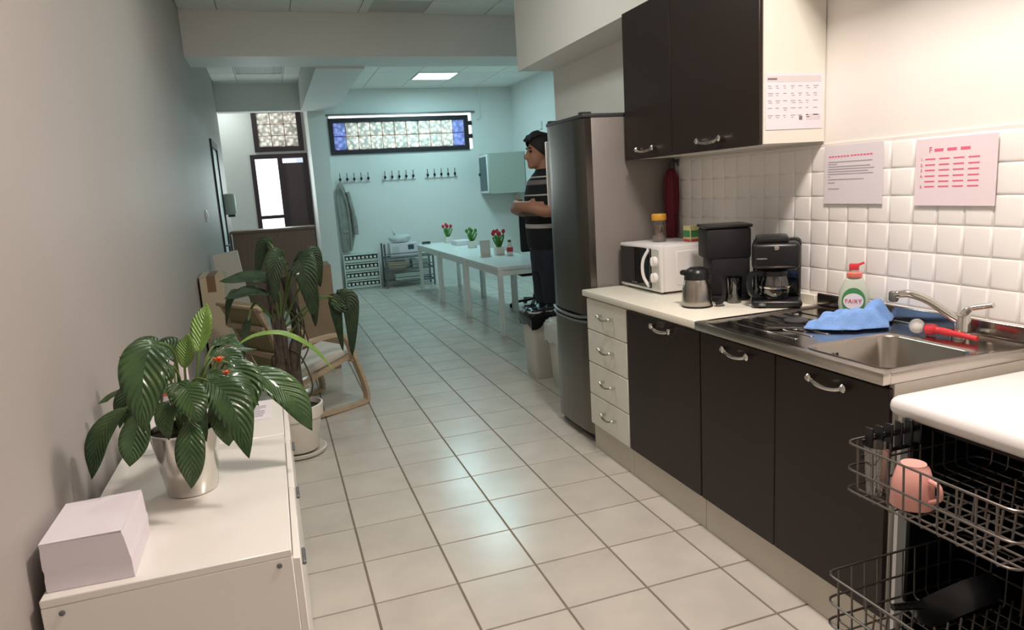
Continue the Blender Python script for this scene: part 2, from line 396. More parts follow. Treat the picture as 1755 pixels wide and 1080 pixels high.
# ceiling: slab and lay-in panels
ce = struct('ceiling', MB().box(-1.7, FX+.2, YN-.2, NB+.2, ZC, ZC+.12), 'ceiling_grid')
PS, PX, PY = .63, 2.27, 10.47; pan_me = {}
LIGHTS = {(0, 0): 'far', (0, -3): 'mid', (-2, -15): 'near', (-3, -11): 'pass', (-4, -1): 'off'}
def panel_mesh(w_, h_):
    k = (round(w_, 3), round(h_, 3))
    if k not in pan_me: pan_me[k] = MB().rbox(-w_/2, w_/2, -h_/2, h_/2, -.012, 0, .003, 1).mesh('ceiling_panel', 'ceiling_panel', smooth=0)
    return pan_me[k]
for i in range(-7, 4):
    for j in range(-19, 4):
        if (i, j) in LIGHTS: continue
        x0, x1, y0, y1 = PX+i*PS, PX+(i+1)*PS, PY+j*PS, PY+(j+1)*PS
        xl, xr, yl, yh = WL, FX, YN, YB
        if y1 < 7.2: xr = 1.95 if y1 < RET else FX
        if x0 < 1.1 and y1 > 7.2: xr = 1.1
        if y0 > 11.2 and x0 < .6: yh = 11.3
        if x1 > 1.95 and y0 < RET < y1: yl = RET
        if y0 < 7.15 < y1: yh = 7.15
        if 7.15 <= y0 and y0 < 7.7: yl = 7.7
        if y0 > 7.1:
            if x0 < .6 < x1: xr = .6
            elif x0 >= .6 and x0 < 1.1: xl = 1.1; xr = FX
        x0, x1, y0, y1 = max(x0, xl)+.004, min(x1, xr)-.004, max(y0, yl)+.004, min(y1, yh)-.004
        if x1-x0 < .03 or y1-y0 < .03: continue
        o = link('ceiling_panel', panel_mesh(x1-x0, y1-y0), ce); o.location = ((x0+x1)/2, (y0+y1)/2, ZC)
LAB = {'far': 'lit square ceiling light panel near the glass-block window', 'mid': 'lit square ceiling light panel behind the cross beam',
       'pass': 'lit square ceiling light panel over the passage beside the fridge', 'near': 'warm square ceiling light panel above the kitchen floor', 'off': 'unlit grey recessed ceiling light over the left passage'}
for (i, j), k in LIGHTS.items():
    x0, x1, y0, y1 = PX+i*PS+.004, PX+(i+1)*PS-.004, PY+j*PS+.004, PY+(j+1)*PS-.004
    t = thing('ceiling_light', ((x0+x1)/2, (y0+y1)/2, ZC-.03), LAB[k], 'ceiling light', 'square lay-in ceiling lights')
    f = MB(); e = .02
    for a in ((x0, x1, y0, y0+e), (x0, x1, y1-e, y1), (x0, x0+e, y0+e, y1-e), (x1-e, x1, y0+e, y1-e)): f.rbox(*a, ZC-.022, ZC, .003, 1)
    f.build('frame', 'white_plastic', t)
    MB().rbox(x0+e, x1-e, y0+e, y1-e, ZC-.016, ZC-.004, .004, 1).build('diffuser', {'near': 'lamp_glow_warm', 'pass': 'lamp_glow_neutral', 'off': 'lamp_off'}.get(k, 'lamp_glow'), t)
    if k == 'off':
        for q in range(5): MB().box(x0+.06+q*.11, x0+.075+q*.11, y0+e, y1-e, ZC-.03, ZC-.016).build('louvre', 'box_grey', t)

# cushion-edged wall tiles behind the worktop: each tile its own piece
bs = MB().box(WR-.006, WR, .1, 3.58, .935, 1.632).build('tile_bed', 'wall_grout', wr, 0)
WT, wt_me = .1035, {}
def wtile(h_, y_):
    k = (round(h_, 3), round(y_, 3))
    if k not in wt_me:
        a, b, e = y_/2, h_/2, .010
        wt_me[k] = MB().add([(0,-a,-b),(0,a,-b),(0,a,b),(0,-a,b),(-.0032,-a+e,-b+e),(-.0032,a-e,-b+e),(-.0032,a-e,b-e),(-.0032,-a+e,b-e),
                             (-.0020,-a+.002,-b+.002),(-.0020,a-.002,-b+.002),(-.0020,a-.002,b-.002),(-.0020,-a+.002,b-.002)],
            [(4,5,6,7)]+[(i, (i+1) % 4, 8+(i+1) % 4, 8+i) for i in range(4)]+[(8+i, 8+(i+1) % 4, 4+(i+1) % 4, 4+i) for i in range(4)]).mesh('wall_tile', 'wall_tile', smooth=60)
    return wt_me[k]
for i in range(-22, 12):
    for j in range(-5, 2):
        y0, y1, z0, z1 = 2.394+i*WT+.001, 2.394+(i+1)*WT-.001, 1.413+j*WT+.001, 1.413+(j+1)*WT-.001
        z0, y1, y0 = max(z0, .936), min(y1, 3.575), max(y0, .12)
        if z1-z0 < .02 or y1-y0 < .02: continue
        o = link('wall_tile', wtile(z1-z0, y1-y0), wr); o.location = (WR-.006, (y0+y1)/2, (z0+z1)/2)

# ---- glass-block windows and doors
def bars(x0, x1, z0, z1, t, y0, y1):
    return MB().box(x0, x1, y0, y1, z0, z0+t).box(x0, x1, y0, y1, z1-t, z1).box(x0, x0+t, y0, y1, z0+t, z1-t).box(x1-t, x1, y0, y1, z0+t, z1-t)
def blocks(par, x0, x1, z0, z1, nx, nz, y, blue=()):
    sx, sz = (x1-x0)/nx, (z1-z0)/nz; ms = {}
    for i in range(nx):
        for k in range(nz):
            mn = 'glass_block_blue' if i in blue else 'glass_block'
            if mn not in ms: ms[mn] = MB().rbox(-sx/2+.008, sx/2-.008, -.03, .03, -sz/2+.008, sz/2-.008, .014, 2).mesh('glass_block', mn)
            o = link('glass_block', ms[mn], par); o.location = (x0+(i+.5)*sx, y, z0+(k+.5)*sz)
            if i in blue: o['label'] = 'blue tinted glass block'
w1 = struct('window_1', MB().box(W1[0], W1[1], YB+.12, YB+.14, W1[2], W1[3]), 'sky_pane', 'long high window of two rows of glass blocks in a dark frame')
bars(W1[0]-.02, W1[1]-.07, W1[2]-.01, W1[3]-.04, .065, YB-.03, YB+.08).build('window_frame', 'frame_dark', w1, 0)
MB().box(W1[0]+.04, W1[1]-.14, YB+.06, YB+.075, W1[2]+.05, W1[3]-.1).build('block_joints', 'block_joint', w1, 0)
blocks(w1, W1[0]+.05, W1[1]-.14, W1[2]+.06, W1[3]-.105, 11, 2, YB+.03, blue=(0, 10))
for z in (2.42, 2.64): MB().rbox(W1[1]-.07, W1[1]-.005, YB-.03, YB+.02, z, z+.07, .008, 1).build('hinge', 'frame_dark', w1)
MB().box(W1[0]-.05, W1[1]+.05, YB-.04, YB, W1[3], W1[3]+.025).build('top_rail', 'metal_grey', w1, 0)
w2 = struct('window_2', MB().box(W2[0], W2[1], NB+.12, NB+.14, W2[2], W2[3]), 'sky_pane', 'small glass-block window over the entrance door')
bars(W2[0]-.03, W2[1]+.03, W2[2]-.01, W2[3], .075, NB-.03, NB+.1).build('window_frame', 'frame_brown', w2, 0)
MB().box(W2[0]+.04, W2[1]-.04, NB+.06, NB+.075, W2[2]+.06, W2[3]-.06).build('block_joints', 'block_joint', w2, 0)
blocks(w2, W2[0]+.045, W2[1]-.045, W2[2]+.065, W2[3]-.065, 3, 4, NB+.03)
d1 = struct('door_1', MB().rbox(.27, .62, NB+.02, NB+.07, .02, 2.16, .006, 1), 'door_brown_glare', 'dark brown entrance door with a tall bright side window')
bars(D1[0], D1[1], -.06, 2.31, .07, NB-.02, NB+.1).build('door_frame', 'frame_brown', d1, 0)
MB().box(.2, .28, NB-.015, NB+.09, .01, 2.24).build('mullion', 'frame_brown', d1, 0)
MB().box(-.15, .2, NB-.01, NB+.08, 1.262, 1.318).box(-.15, .2, NB-.01, NB+.08, 1.05, 1.11).build('transom', 'frame_brown', d1, 0)
MB().box(-.15, .2, NB+.03, NB+.05, 1.318, 2.24).build('pane', 'sky_pane', d1, 0)
MB().box(-.15, .2, NB+.03, NB+.05, 1.11, 1.262).build('pane', 'sky_pane', d1, 0)
MB().box(-.15, .2, NB+.03, NB+.06, .01, 1.05).build('lower_panel', 'door_brown_glare', d1, 0)
MB().box(.28, .5, NB+.03, NB+.05, 2.17, 2.22).build('pane', 'sky_pane', d1, 0)
MB().rbox(.33, .43, NB-.03, NB-.01, 1.0, 1.02, .006, 1).box(.325, .35, NB-.02, NB+.02, .96, 1.06).build('door_handle', 'metal_grey', d1)
d2 = struct('door_2', MB().rbox(WL-.03, WL+.004, 9.02, 9.80, .01, 2.2, .004, 1), 'wall_paint', 'white door with thin dark frame lines in the left wall')
MB().box(WL, WL+.022, 8.93, 9.0, 0, 2.3).box(WL, WL+.022, 9.82, 9.88, 0, 2.3).box(WL, WL+.022, 9.0, 9.82, 2.22, 2.3).build('door_frame', 'frame_dark', d2, 0)
MB().tube(spline([(WL+.004, 9.1, 1.05), (WL+.05, 9.1, 1.05), (WL+.05, 9.2, 1.05)]), .009).build('door_handle', 'metal_grey', d2)
# wall fittings
t = thing('light_switch', (WL, 7.13, 1.40), 'small white light switch on the left wall', 'switch')
MB().rbox(WL, WL+.012, 7.08, 7.18, 1.39, 1.5, .004).build('plate', 'white_plastic', t); MB().rbox(WL+.012, WL+.02, 7.1, 7.16, 1.41, 1.48, .004).build('rocker', 'white_plastic', t)
t = thing('soap_dispenser', (WL, 10.2, 1.40), 'grey wall dispenser beside the dark-framed left door', 'dispenser')
MB().rbox(WL, WL+.14, 10.08, 10.34, 1.40, 1.68, .03).build('body', 'box_grey', t); MB().rbox(WL+.03, WL+.12, 10.14, 10.28, 1.37, 1.4, .01).build('nozzle', 'dark_grey', t)
t = thing('wall_conduit', (3.62, YB, 2.7), 'thin white cable conduit on the wall right of the long window', 'conduit')
MB().box(3.6, 3.63, YB-.02, YB, 2.85, ZC).build('duct', 'white_plastic', t); MB().tube(spline([(3.615, YB-.012, 2.87), (3.63, YB-.012, 2.78), (3.56, YB-.012, 2.72)]), .008).build('cable', 'white_plastic', t)
t = thing('wall_socket', (FX, 10.64, 2.45), 'tiny white junction box high on the far right wall', 'junction box')
MB().rbox(FX-.03, FX, 10.58, 10.7, 2.42, 2.54, .006).build('box', 'white_plastic', t); MB().lathe((0, 0, 0), [(.02, 0), (.02, .01)], 10).build('knob', 'dark_grey', t, local=True).rotation_euler.y = -math.pi/2

t = thing('ceiling_lamp', (-.6, 11.9, 3.22), 'small square ceiling lamp inside the entrance niche', 'ceiling light')
MB().rbox(-.78, -.42, 11.72, 12.08, 3.235, ZC, .008, 1).build('housing', 'white_plastic', t); MB().rbox(-.75, -.45, 11.75, 12.05, 3.222, 3.235, .006, 1).build('diffuser', 'lamp_glow_neutral', t)

# ================================================================ kitchen units
def handle(par, x, y0, y1, z, mname='chrome', s=1.0):
    h = MB()
    for y in (y0, y1): h.add(*(lambda b: ([(x+v[2], y+v[0], z+v[1]) for v in b.v], b.f))(MB().lathe((0, 0, 0), [(.009*s, 0), (.009*s, -.012), (.014*s, -.02), (.014*s, -.03), (.008*s, -.036)], 12)))
    h.tube(spline([(x-.022, y0, z), (x-.03, y0-(y0-y1)*.2, z-.010), (x-.033, (y0+y1)/2, z-.014), (x-.03, y1+(y0-y1)*.2, z-.010), (x-.022, y1, z)], 4), .0075*s, 8)
    o = h.build('handle', mname, par); o['label'] = 'chrome bow handle'; return o
DF, CF, CB = 1.632, 1.65, 2.242          # door face, carcass front, carcass back
def carcass(par, y0, y1, z0, z1):
    MB().box(CF, CB, y0, y0+.018, z0, z1).box(CF, CB, y1-.018, y1, z0, z1).box(CF, CB, y0+.018, y1-.018, z0, z0+.018)\
        .box(CB-.01, CB, y0+.018, y1-.018, z0+.018, z1).box(CF, CB, y0+.018, y1-.018, z1-.018, z1).build('body', 'cream', par, 0)
def kick(par, y0, y1): MB().rbox(CF+.004, CF+.022, y0, y1, 0, .15, .002, 1).build('kick_board', 'kick', par)
t = thing('drawer_cabinet', (1.94, 3.32, 0), 'cream base cabinet of four drawers next to the refrigerator', 'cabinet')
carcass(t, 3.09, 3.56, .15, .905); kick(t, 3.09, 3.56)
for a, b in ((.718, .892), (.528, .714), (.339, .524), (.155, .335)):
    d = MB().rbox(DF, CF-.001, 3.094, 3.556, a, b, .003, 1).build('drawer', 'cream', t); handle(d, DF, 3.37, 3.24, (a+b)/2+.012, s=.85)
t = thing('base_cabinet', (1.94, 2.77, 0), 'dark brown base cabinet with one door under the jug and cream worktop', 'cabinet')
carcass(t, 2.445, 3.088, .15, .905); kick(t, 2.4455, 3.088)
d = MB().rbox(DF, CF-.001, 2.449, 3.084, .155, .892, .003, 1).build('door', 'dark_front', t); handle(d, DF, 2.80, 2.645, .86)
t = thing('sink_cabinet', (1.94, 1.97, 0), 'dark brown base cabinet with two doors under the steel sink', 'cabinet')
carcass(t, 1.49, 2.443, .15, .75); kick(t, 1.49, 2.4425)
MB().box(CF, CB, 1.49, 1.508, .75, .905).build('side_panel', 'kick', t, 0); MB().box(CF, CB, 2.425, 2.443, .75, .905).build('side_panel', 'kick', t, 0)
for a, b, h0, h1 in ((1.982, 2.441, 2.25, 2.105), (1.492, 1.978, 1.786, 1.639)):
    d = MB().rbox(DF, CF-.001, a, b, .155, .892, .003, 1).build('door', 'dark_front', t); handle(d, DF, h0, h1, .86)
t = thing('worktop', (1.93, 3.0, .905), 'cream laminate worktop carrying the microwave and coffee machines', 'worktop')
MB().rbox(1.612, 2.243, 2.442, 3.57, .906, .94, .004, 2).build('slab', 'worktop', t); MB().rbox(2.222, 2.243, 2.442, 3.57, .94, .985, .003, 1).build('upstand', 'worktop', t)

# steel sink top with a rounded basin
t = thing('kitchen_sink', (1.92, 1.96, .9), 'stainless steel sink top with drainer and one basin', 'sink')
X0, X1, Y0, Y1, ZT = 1.602, 2.243, 1.487, 2.438, .94
def rrect(x0, x1, y0, y1, r, n=5):
    out = []
    for cx, cy, a0 in ((x1-r, y1-r, 0), (x0+r, y1-r, 90), (x0+r, y0+r, 180), (x1-r, y0+r, 270)):
        for k in range(n+1):
            a = math.radians(a0+90*k/n); out.append((cx+r*math.cos(a), cy+r*math.sin(a)))
    return out
bx0, bx1, by0, by1 = 1.672, 2.03, 1.535, 1.87
rings = [(rrect(bx0-.012, bx1+.012, by0-.012, by1+.012, .05), ZT-.009), (rrect(bx0-.012, bx1+.012, by0-.012, by1+.012, .05), ZT), (rrect(bx0-.004, bx1+.004, by0-.004, by1+.004, .05), ZT-.002),
         (rrect(bx0, bx1, by0, by1, .05), ZT-.01), (rrect(bx0+.012, bx1-.012, by0+.012, by1-.012, .05), ZT-.13), (rrect(bx0+.04, bx1-.04, by0+.04, by1-.04, .04), ZT-.158)]
ring0 = rings[0][0]; n = len(ring0)
outer = []
cxm, cym = (bx0+bx1)/2, (by0+by1)/2
corner = {2: (X1-.03, Y1-.03), 8: (X0+.03, Y1-.03), 14: (X0+.03, Y0+.03), 20: (X1-.03, Y0+.03)}
for i, (px, py) in enumerate(ring0):
    q = i//6
    tgt = corner[q*6+2]; k = i % 6
    if k in (2, 3): outer.append(tgt)
    elif (q, k) in ((0, 0), (0, 1), (3, 4), (3, 5)): outer.append((X1-.03, py))
    elif (q, k) in ((0, 4), (0, 5), (1, 0), (1, 1)): outer.append((px, Y1-.03))
    elif (q, k) in ((1, 4), (1, 5), (2, 0), (2, 1)): outer.append((X0+.03, py))
    else: outer.append((px, Y0+.03))
d = MB(); d.add([(a, b, ZT-.004) for a, b in outer]+[(a, b, ZT-.003) for a, b in ring0], [(i, (i+1) % n, n+(i+1) % n, n+i) for i in range(n)])
d.build('drainer_deck', 'sink_steel', t, 30)
rim = MB()
for a in ((X0, X0+.032, Y0, Y1), (X1-.032, X1, Y0, Y1), (X0+.03, X1-.03, Y0, Y0+.032), (X0+.03, X1-.03, Y1-.032, Y1)): rim.rbox(*a, .906, ZT+.003, .004, 2)
rim.build('rim', 'steel', t)
MB().rbox(X1-.012, X1, Y0, Y1, ZT+.003, ZT+.055, .003, 1).build('upstand', 'sink_steel', t)
b = MB(); vs = [(x, y, z) for r, z in rings for x, y in r]; k = len(rings)
b.add(vs, [(j*n+i, j*n+(i+1) % n, (j+1)*n+(i+1) % n, (j+1)*n+i) for j in range(k-1) for i in range(n)]+[tuple((k-1)*n+i for i in range(n))])
b.build('basin', 'steel', t, 50)
for x in (1.755, 1.785): MB().rbox(x, x+.012, by1-.016, by1-.008, ZT-.075, ZT-.035, .003, 1).build('overflow_slot', 'black_plastic', t)
MB().lathe((cxm, cym, ZT-.157), [(.04, 0), (.036, .003), (.01, .004)], 20).build('drain', 'chrome', t)
for i in range(6): MB().rbox(1.72+i*.07, 1.735+i*.07, 1.98, 2.38, ZT-.004, ZT-.0005, .0015, 1).build('drainer_rib', 'sink_steel', t)
t = thing('faucet', (2.17, 1.70, ZT), 'chrome kitchen tap with its spout swung over the sink', 'tap')
MB().lathe((2.17, 1.70, ZT-.003), [(.034, 0), (.034, .012), (.026, .02), (.024, .07), (.02, .078)], 20).build('base', 'chrome', t)
MB().tube(spline([(2.17, 1.70, ZT+.05), (2.14, 1.72, ZT+.075), (2.09, 1.765, ZT+.125), (2.05, 1.80, ZT+.148), (2.035, 1.825, ZT+.148), (2.03, 1.845, ZT+.142)], 6), .0135, 12).build('spout', 'chrome', t)
MB().lathe((2.029, 1.852, ZT+.118), [(.013, 0), (.016, .006), (.016, .03), (.012, .036)], 14).build('aerator', 'metal_grey', t)
MB().tube(spline([(2.17, 1.70, ZT+.075), (2.18, 1.68, ZT+.1), (2.19, 1.61, ZT+.12)], 5), [.012]*5+[.009]*6, 10).build('lever', 'chrome', t)
t = thing('dish_brush', (2.12, 1.78, ZT), 'red and white washing-up brush lying behind the sink basin', 'brush')
MB().ell((2.10, 1.815, ZT+.027), (.024, .026, .026)).build('bristles', 'white_plastic', t)
MB().tube(spline([(2.115, 1.79, ZT+.018), (2.125, 1.765, ZT+.02), (2.135, 1.72, ZT+.016), (2.14, 1.62, ZT+.012)], 5), [.02]*6+[.013]*5+[.009]*5, 12).build('grip', 'red_plastic', t)
t = thing('sink_strainer', (1.93, 2.22, ZT-.001), 'round dark sink plug with a shiny knob lying on the drainer', 'sink plug')
MB().lathe((1.93, 2.22, ZT-.001), [(.045, 0), (.046, .006), (.034, .012), (.012, .013)], 24).build('disc', 'dark_grey', t); MB().lathe((1.93, 2.22, ZT+.012), [(.006, 0), (.006, .01), (.011, .014), (.008, .02)], 12).build('knob', 'chrome', t)
t = thing('kitchen_knife', (1.88, 2.07, ZT), 'steel knife with a black handle lying beside the blue cloth', 'knife')
MB().add(*(lambda: ([(1.86, 2.10, ZT+.001), (2.02, 1.97, ZT+.001), (2.0, 1.965, ZT+.001), (1.85, 2.085, ZT+.001), (1.86, 2.10, ZT+.004), (2.02, 1.97, ZT+.003), (2.0, 1.965, ZT+.002), (1.85, 2.085, ZT+.002)],
    [(3,2,1,0),(4,5,6,7),(0,1,5,4),(1,2,6,5),(2,3,7,6),(3,0,4,7)]))()).build('blade', 'chrome', t)
MB().tube([(1.856, 2.093, ZT+.008), (1.80, 2.14, ZT+.008), (1.755, 2.175, ZT+.008)], [.008, .011, .009], 8).build('grip', 'black_plastic', t)

# wall cabinet
t = thing('wall_cabinet', (2.09, 3.0, 1.645), 'dark brown two-door wall cabinet with a cream side', 'cabinet')
a, b_ = 2.43, 3.57
MB().box(1.936, 2.245, a, a+.018, 1.645, 2.418).box(1.936, 2.245, b_-.018, b_, 1.645, 2.418).box(1.936, 2.245, a+.018, b_-.018, 1.645, 1.663)\
    .box(1.936, 2.245, a+.018, b_-.018, 2.40, 2.418).box(2.235, 2.245, a+.018, b_-.018, 1.663, 2.40).box(1.936, 2.235, 3.08, 3.098, 1.663, 2.40).build('body', 'cream', t, 0)
for y0, y1, h0, h1 in ((3.091, b_-.001, 3.40, 3.235), (a+.001, 3.087, 2.835, 2.665)):
    d = MB().rbox(1.915, 1.935, y0, y1, 1.642, 2.418, .003, 1).build('door', 'dark_front', t); handle(d, 1.915, h0, h1, 1.69)

# refrigerator
t = thing('refrigerator', (1.95, 3.86, 0), 'tall brushed steel fridge freezer with two doors', 'refrigerator')
fy0, fy1, fz = 3.592, 4.14, 1.885
MB().rbox(1.72, 2.24, fy0, fy1, .03, fz, .008, 2).build('body', 'fridge_side', t)
def fdoor(z0, z1):
    n_ = 10; prof = []
    for i in range(n_+1):
        u_ = i/n_; y = fy0+.002+(fy1-fy0-.004)*u_; e = abs(2*u_-1); prof.append((1.662-.012*(1-e**2)+.02*max(0, e-.86)/.14, y))
    prof += [(1.718, fy1-.002), (1.718, fy0+.002)]
    return MB().prism(prof, 'z', z0, z1)
up_ = fdoor(.775, fz-.004).build('upper_door', 'fridge_steel', t, 60); lo_ = fdoor(.055, .745).build('lower_door', 'fridge_steel', t, 60)
MB().prism([(1.700, fy0+.004), (1.700, fy1-.004), (1.72, fy1-.004), (1.72, fy0+.004)], 'z', .745, .775).build('gap_panel', 'black_plastic', t, 0)
MB().tube(spline([(1.664, fy0+.02, .768), (1.645, fy0+.12, .758), (1.640, 3.866, .754), (1.645, fy1-.12, .758), (1.664, fy1-.02, .768)], 5), .009, 8).build('handle', 'metal_grey', up_)
MB().tube(spline([(1.664, fy0+.02, .738), (1.645, fy0+.12, .732), (1.640, 3.866, .730), (1.645, fy1-.12, .732), (1.664, fy1-.02, .738)], 5), .008, 8).build('handle', 'metal_grey', lo_)
MB().box(1.70, 2.2, fy0+.01, fy1-.01, .004, .05).build('plinth', 'black_plastic', t, 0)
MB().rbox(1.67, 2.23, fy0+.004, fy1-.004, fz, fz+.022, .006, 2).build('top_cover', 'dark_grey', t)
for y in (fy0+.03, fy1-.06): MB().rbox(1.672, 1.74, y, y+.035, fz+.022, fz+.034, .004, 1).build('hinge_cap', 'dark_grey', t)
MB().rbox(1.664, 1.70, fy1, fy1+.012, 1.40, 1.80, .004, 1).build('edge_strip', 'white_plastic', t)

# microwave
t = thing('microwave', (2.02, 3.326, .94), 'white microwave oven with a black glass door', 'microwave')
mx0, mx1, my0, my1, mz0, mz1 = 1.85, 2.2, 3.106, 3.545, .952, 1.19
MB().rbox(mx0+.02, mx1, my0, my1, mz0, mz1, .008, 2).build('body', 'white_plastic', t)
MB().rbox(mx0, mx0+.022, my0, my1, mz0, mz1, .006, 2).build('front_frame', 'white_plastic', t)
d = MB().rbox(mx0-.006, mx0+.004, my0+.095, my1-.012, mz0+.014, mz1-.014, .004, 1).build('door', 'black_gloss', t)
MB().tube(spline([(mx0-.006, my0+.112, mz1-.02), (mx0-.024, my0+.135, mz1-.07), (mx0-.028, my0+.142, (mz0+mz1)/2), (mx0-.024, my0+.135, mz0+.07), (mx0-.006, my0+.112, mz0+.02)], 6), .009, 10).build('handle', 'white_plastic', d)
MB().rbox(mx0-.007, mx0-.0055, my0+.24, my0+.30, mz0+.026, mz0+.034, .0005, 1).build('maker_mark', 'metal_grey', d)
MB().rbox(mx0-.003, mx0+.004, my0+.012, my0+.09, mz0+.014, mz1-.014, .003, 1).build('control_panel', 'bin_white', t)
for z in (mz0+.075, mz0+.16):
    k = MB().lathe((0, 0, 0), [(.026, 0), (.024, .018), (.018, .021)], 18); kk = MB(); kk.add([(mx0-.003-v[2], my0+.052+v[0], z+v[1]) for v in k.v], k.f); kk.rbox(mx0-.03, mx0-.02, my0+.048, my0+.056, z-.022, z+.022, .002, 1); kk.build('knob', 'white_plastic', t)
MB().rbox(mx0+.09, mx1-.06, my0-.003, my0+.004, mz0+.03, mz1-.03, .003, 1).build('side_panel', 'white_plastic', t)
for x in (mx0+.04, mx1-.05):
    for y in (my0+.03, my1-.05): MB().lathe((x, y+.01, .94), [(.012, 0), (.012, .014)], 10).build('foot', 'black_plastic', t)

# on the microwave
t = thing('glass_jar', (2.0, 3.37, 1.19), 'glass storage jar with an orange lid on the microwave', 'jar')
MB().lathe((2.0, 3.37, 1.191), [(.036, 0), (.039, .004), (.039, .10), (.033, .118), (.033, .122)], 20).build('glass', 'clear_glass', t)
MB().lathe((2.0, 3.37, 1.194), [(.034, 0), (.034, .02), (.03, .085), (.006, .09)], 16).build('contents', 'jar_content', t)
MB().lathe((2.0, 3.37, 1.308), [(.039, 0), (.040, .004), (.040, .03), (.036, .035)], 24).build('lid', 'orange_lid', t)
t = thing('tea_tin', (2.12, 3.24, 1.19), 'small yellow and green printed box on the microwave', 'box')
MB().rbox(2.09, 2.15, 3.205, 3.275, 1.191, 1.275, .003, 1).build('carton', 'tin_print', t)
MB().rbox(2.094, 2.146, 3.203, 3.206, 1.215, 1.25, .001, 1).rbox(2.088, 2.091, 3.21, 3.27, 1.215, 1.25, .001, 1).build('green_print', 'green_print', t)
MB().rbox(2.094, 2.146, 3.203, 3.206, 1.193, 1.203, .001, 1).rbox(2.088, 2.091, 3.21, 3.27, 1.193, 1.203, .001, 1).build('red_print', 'red_plastic', t)

# thermal jug
t = thing('thermal_jug', (1.815, 2.735, .94), 'brushed steel thermal jug with a black lid and handle', 'jug')
c = (1.815, 2.735, .94)
MB().lathe(c, [(.066, .002), (.07, .01), (.069, .03), (.066, .085), (.057, .128), (.052, .135)], 28).build('body', 'steel', t, 60)
MB().lathe(c, [(.071, 0), (.071, .008), (.068, .01)], 28).build('base_ring', 'black_plastic', t)
MB().lathe(c, [(.058, .128), (.056, .15), (.048, .172), (.03, .182), (.008, .184)], 24).build('lid', 'black_plastic', t, 60)
MB().rbox(1.755, 1.79, 2.755, 2.79, .94+.145, .94+.17, .01, 2).build('spout', 'black_plastic', t)
MB().bar(spline([(1.85, 2.70, 1.105), (1.885, 2.665, 1.09), (1.905, 2.655, 1.03), (1.90, 2.66, .97), (1.875, 2.68, .955)], 5), .026, .018, (.6, .8, 0)).build('handle', 'black_plastic', t)

# coffee machines
t = thing('coffee_maker', (2.04, 2.84, .94), 'tall matt black coffee machine behind the steel jug', 'coffee maker')
M_ = Matrix.Translation((2.04, 2.84, .94)) @ Matrix.Rotation(math.radians(-22), 4, 'Z')
MB().rbox(-.105, .105, -.09, .10, .20, .345, .014, 2, M_).build('filter_head', 'black_matte', t)
MB().rbox(-.11, .11, -.095, .105, .345, .36, .006, 2, M_).build('lid', 'black_plastic', t)
MB().rbox(-.082, .10, -.085, .10, .028, .21, .012, 2, M_).build('body', 'black_matte', t)
MB().rbox(-.09, .1, -.10, .10, .001, .03, .012, 2, M_).build('base', 'black_plastic', t)
t = thing('coffee_maker', (2.11, 2.555, .94), 'glossy black filter coffee machine with a glass carafe by the sink', 'coffee maker')
M_ = Matrix.Translation((2.11, 2.555, .941)) @ Matrix.Rotation(math.radians(-38), 4, 'Z')
MB().rbox(-.105, .105, -.105, .105, 0, .035, .02, 3, M_).build('base', 'black_plastic', t)
MB().rbox(-.10, .105, .012, .105, .03, .297, .02, 3, M_).build('water_tank', 'black_gloss', t)
MB().rbox(-.105, .095, -.10, .06, .17, .287, .022, 3, M_).build('filter_head', 'black_plastic', t)
MB().rbox(-.09, .05, -.09, .09, .285, .312, .012, 2, M_).build('lid', 'black_plastic', t)
MB().rbox(-.012, .008, -.104, -.09, .255, .272, .003, 1, M_).build('button', 'chrome', t)
MB().rbox(-.085, -.04, -.107, -.098, .215, .222, .002, 1, M_).build('trim_mark', 'metal_grey', t)
MB().rbox(-.075, -.045, -.11, -.1, .01, .022, .003, 1, M_).build('switch', 'metal_grey', t)
cc = M_ @ Vector((-.01, -.025, .036))
cf = MB().lathe(cc, [(.05, 0), (.064, .01), (.067, .05), (.056, .095), (.05, .108)], 24, cap=False).build('carafe', 'smoked_glass', t, 60)
MB().lathe(cc, [(.062, .003), (.064, .03), (.002, .031)], 20).build('coffee', 'black_gloss', cf)
MB().lathe(cc, [(.053, .1), (.057, .104), (.057, .122), (.048, .13)], 20).build('carafe_lid', 'black_plastic', cf)
MB().lathe(cc, [(.068, .048), (.069, .05), (.069, .056), (.066, .058)], 24, cap=False).build('carafe_band', 'chrome', cf)
hp = [M_ @ Vector(q) for q in ((-.06, -.05, .15), (-.105, -.075, .15), (-.115, -.08, .11), (-.105, -.075, .06), (-.075, -.06, .05))]
MB().bar(spline(hp, 5), .026, .016, M_.to_3x3() @ Vector((.5, -.85, 0))).build('carafe_handle', 'black_plastic', cf)
t = thing('drinking_glass', (2.0, 2.70, .94), 'brown tinted glass standing between the two coffee machines', 'glass')
MB().lathe((2.0, 2.71, .941), [(.03, 0), (.032, .004), (.036, .12), (.034, .12), (.029, .008)], 20, cap=False).build('wall', 'smoked_glass', t); MB().lathe((2.0, 2.71, .941), [(.028, .001), (.03, .07), (.003, .071)], 16).build('contents', 'jar_content', t)

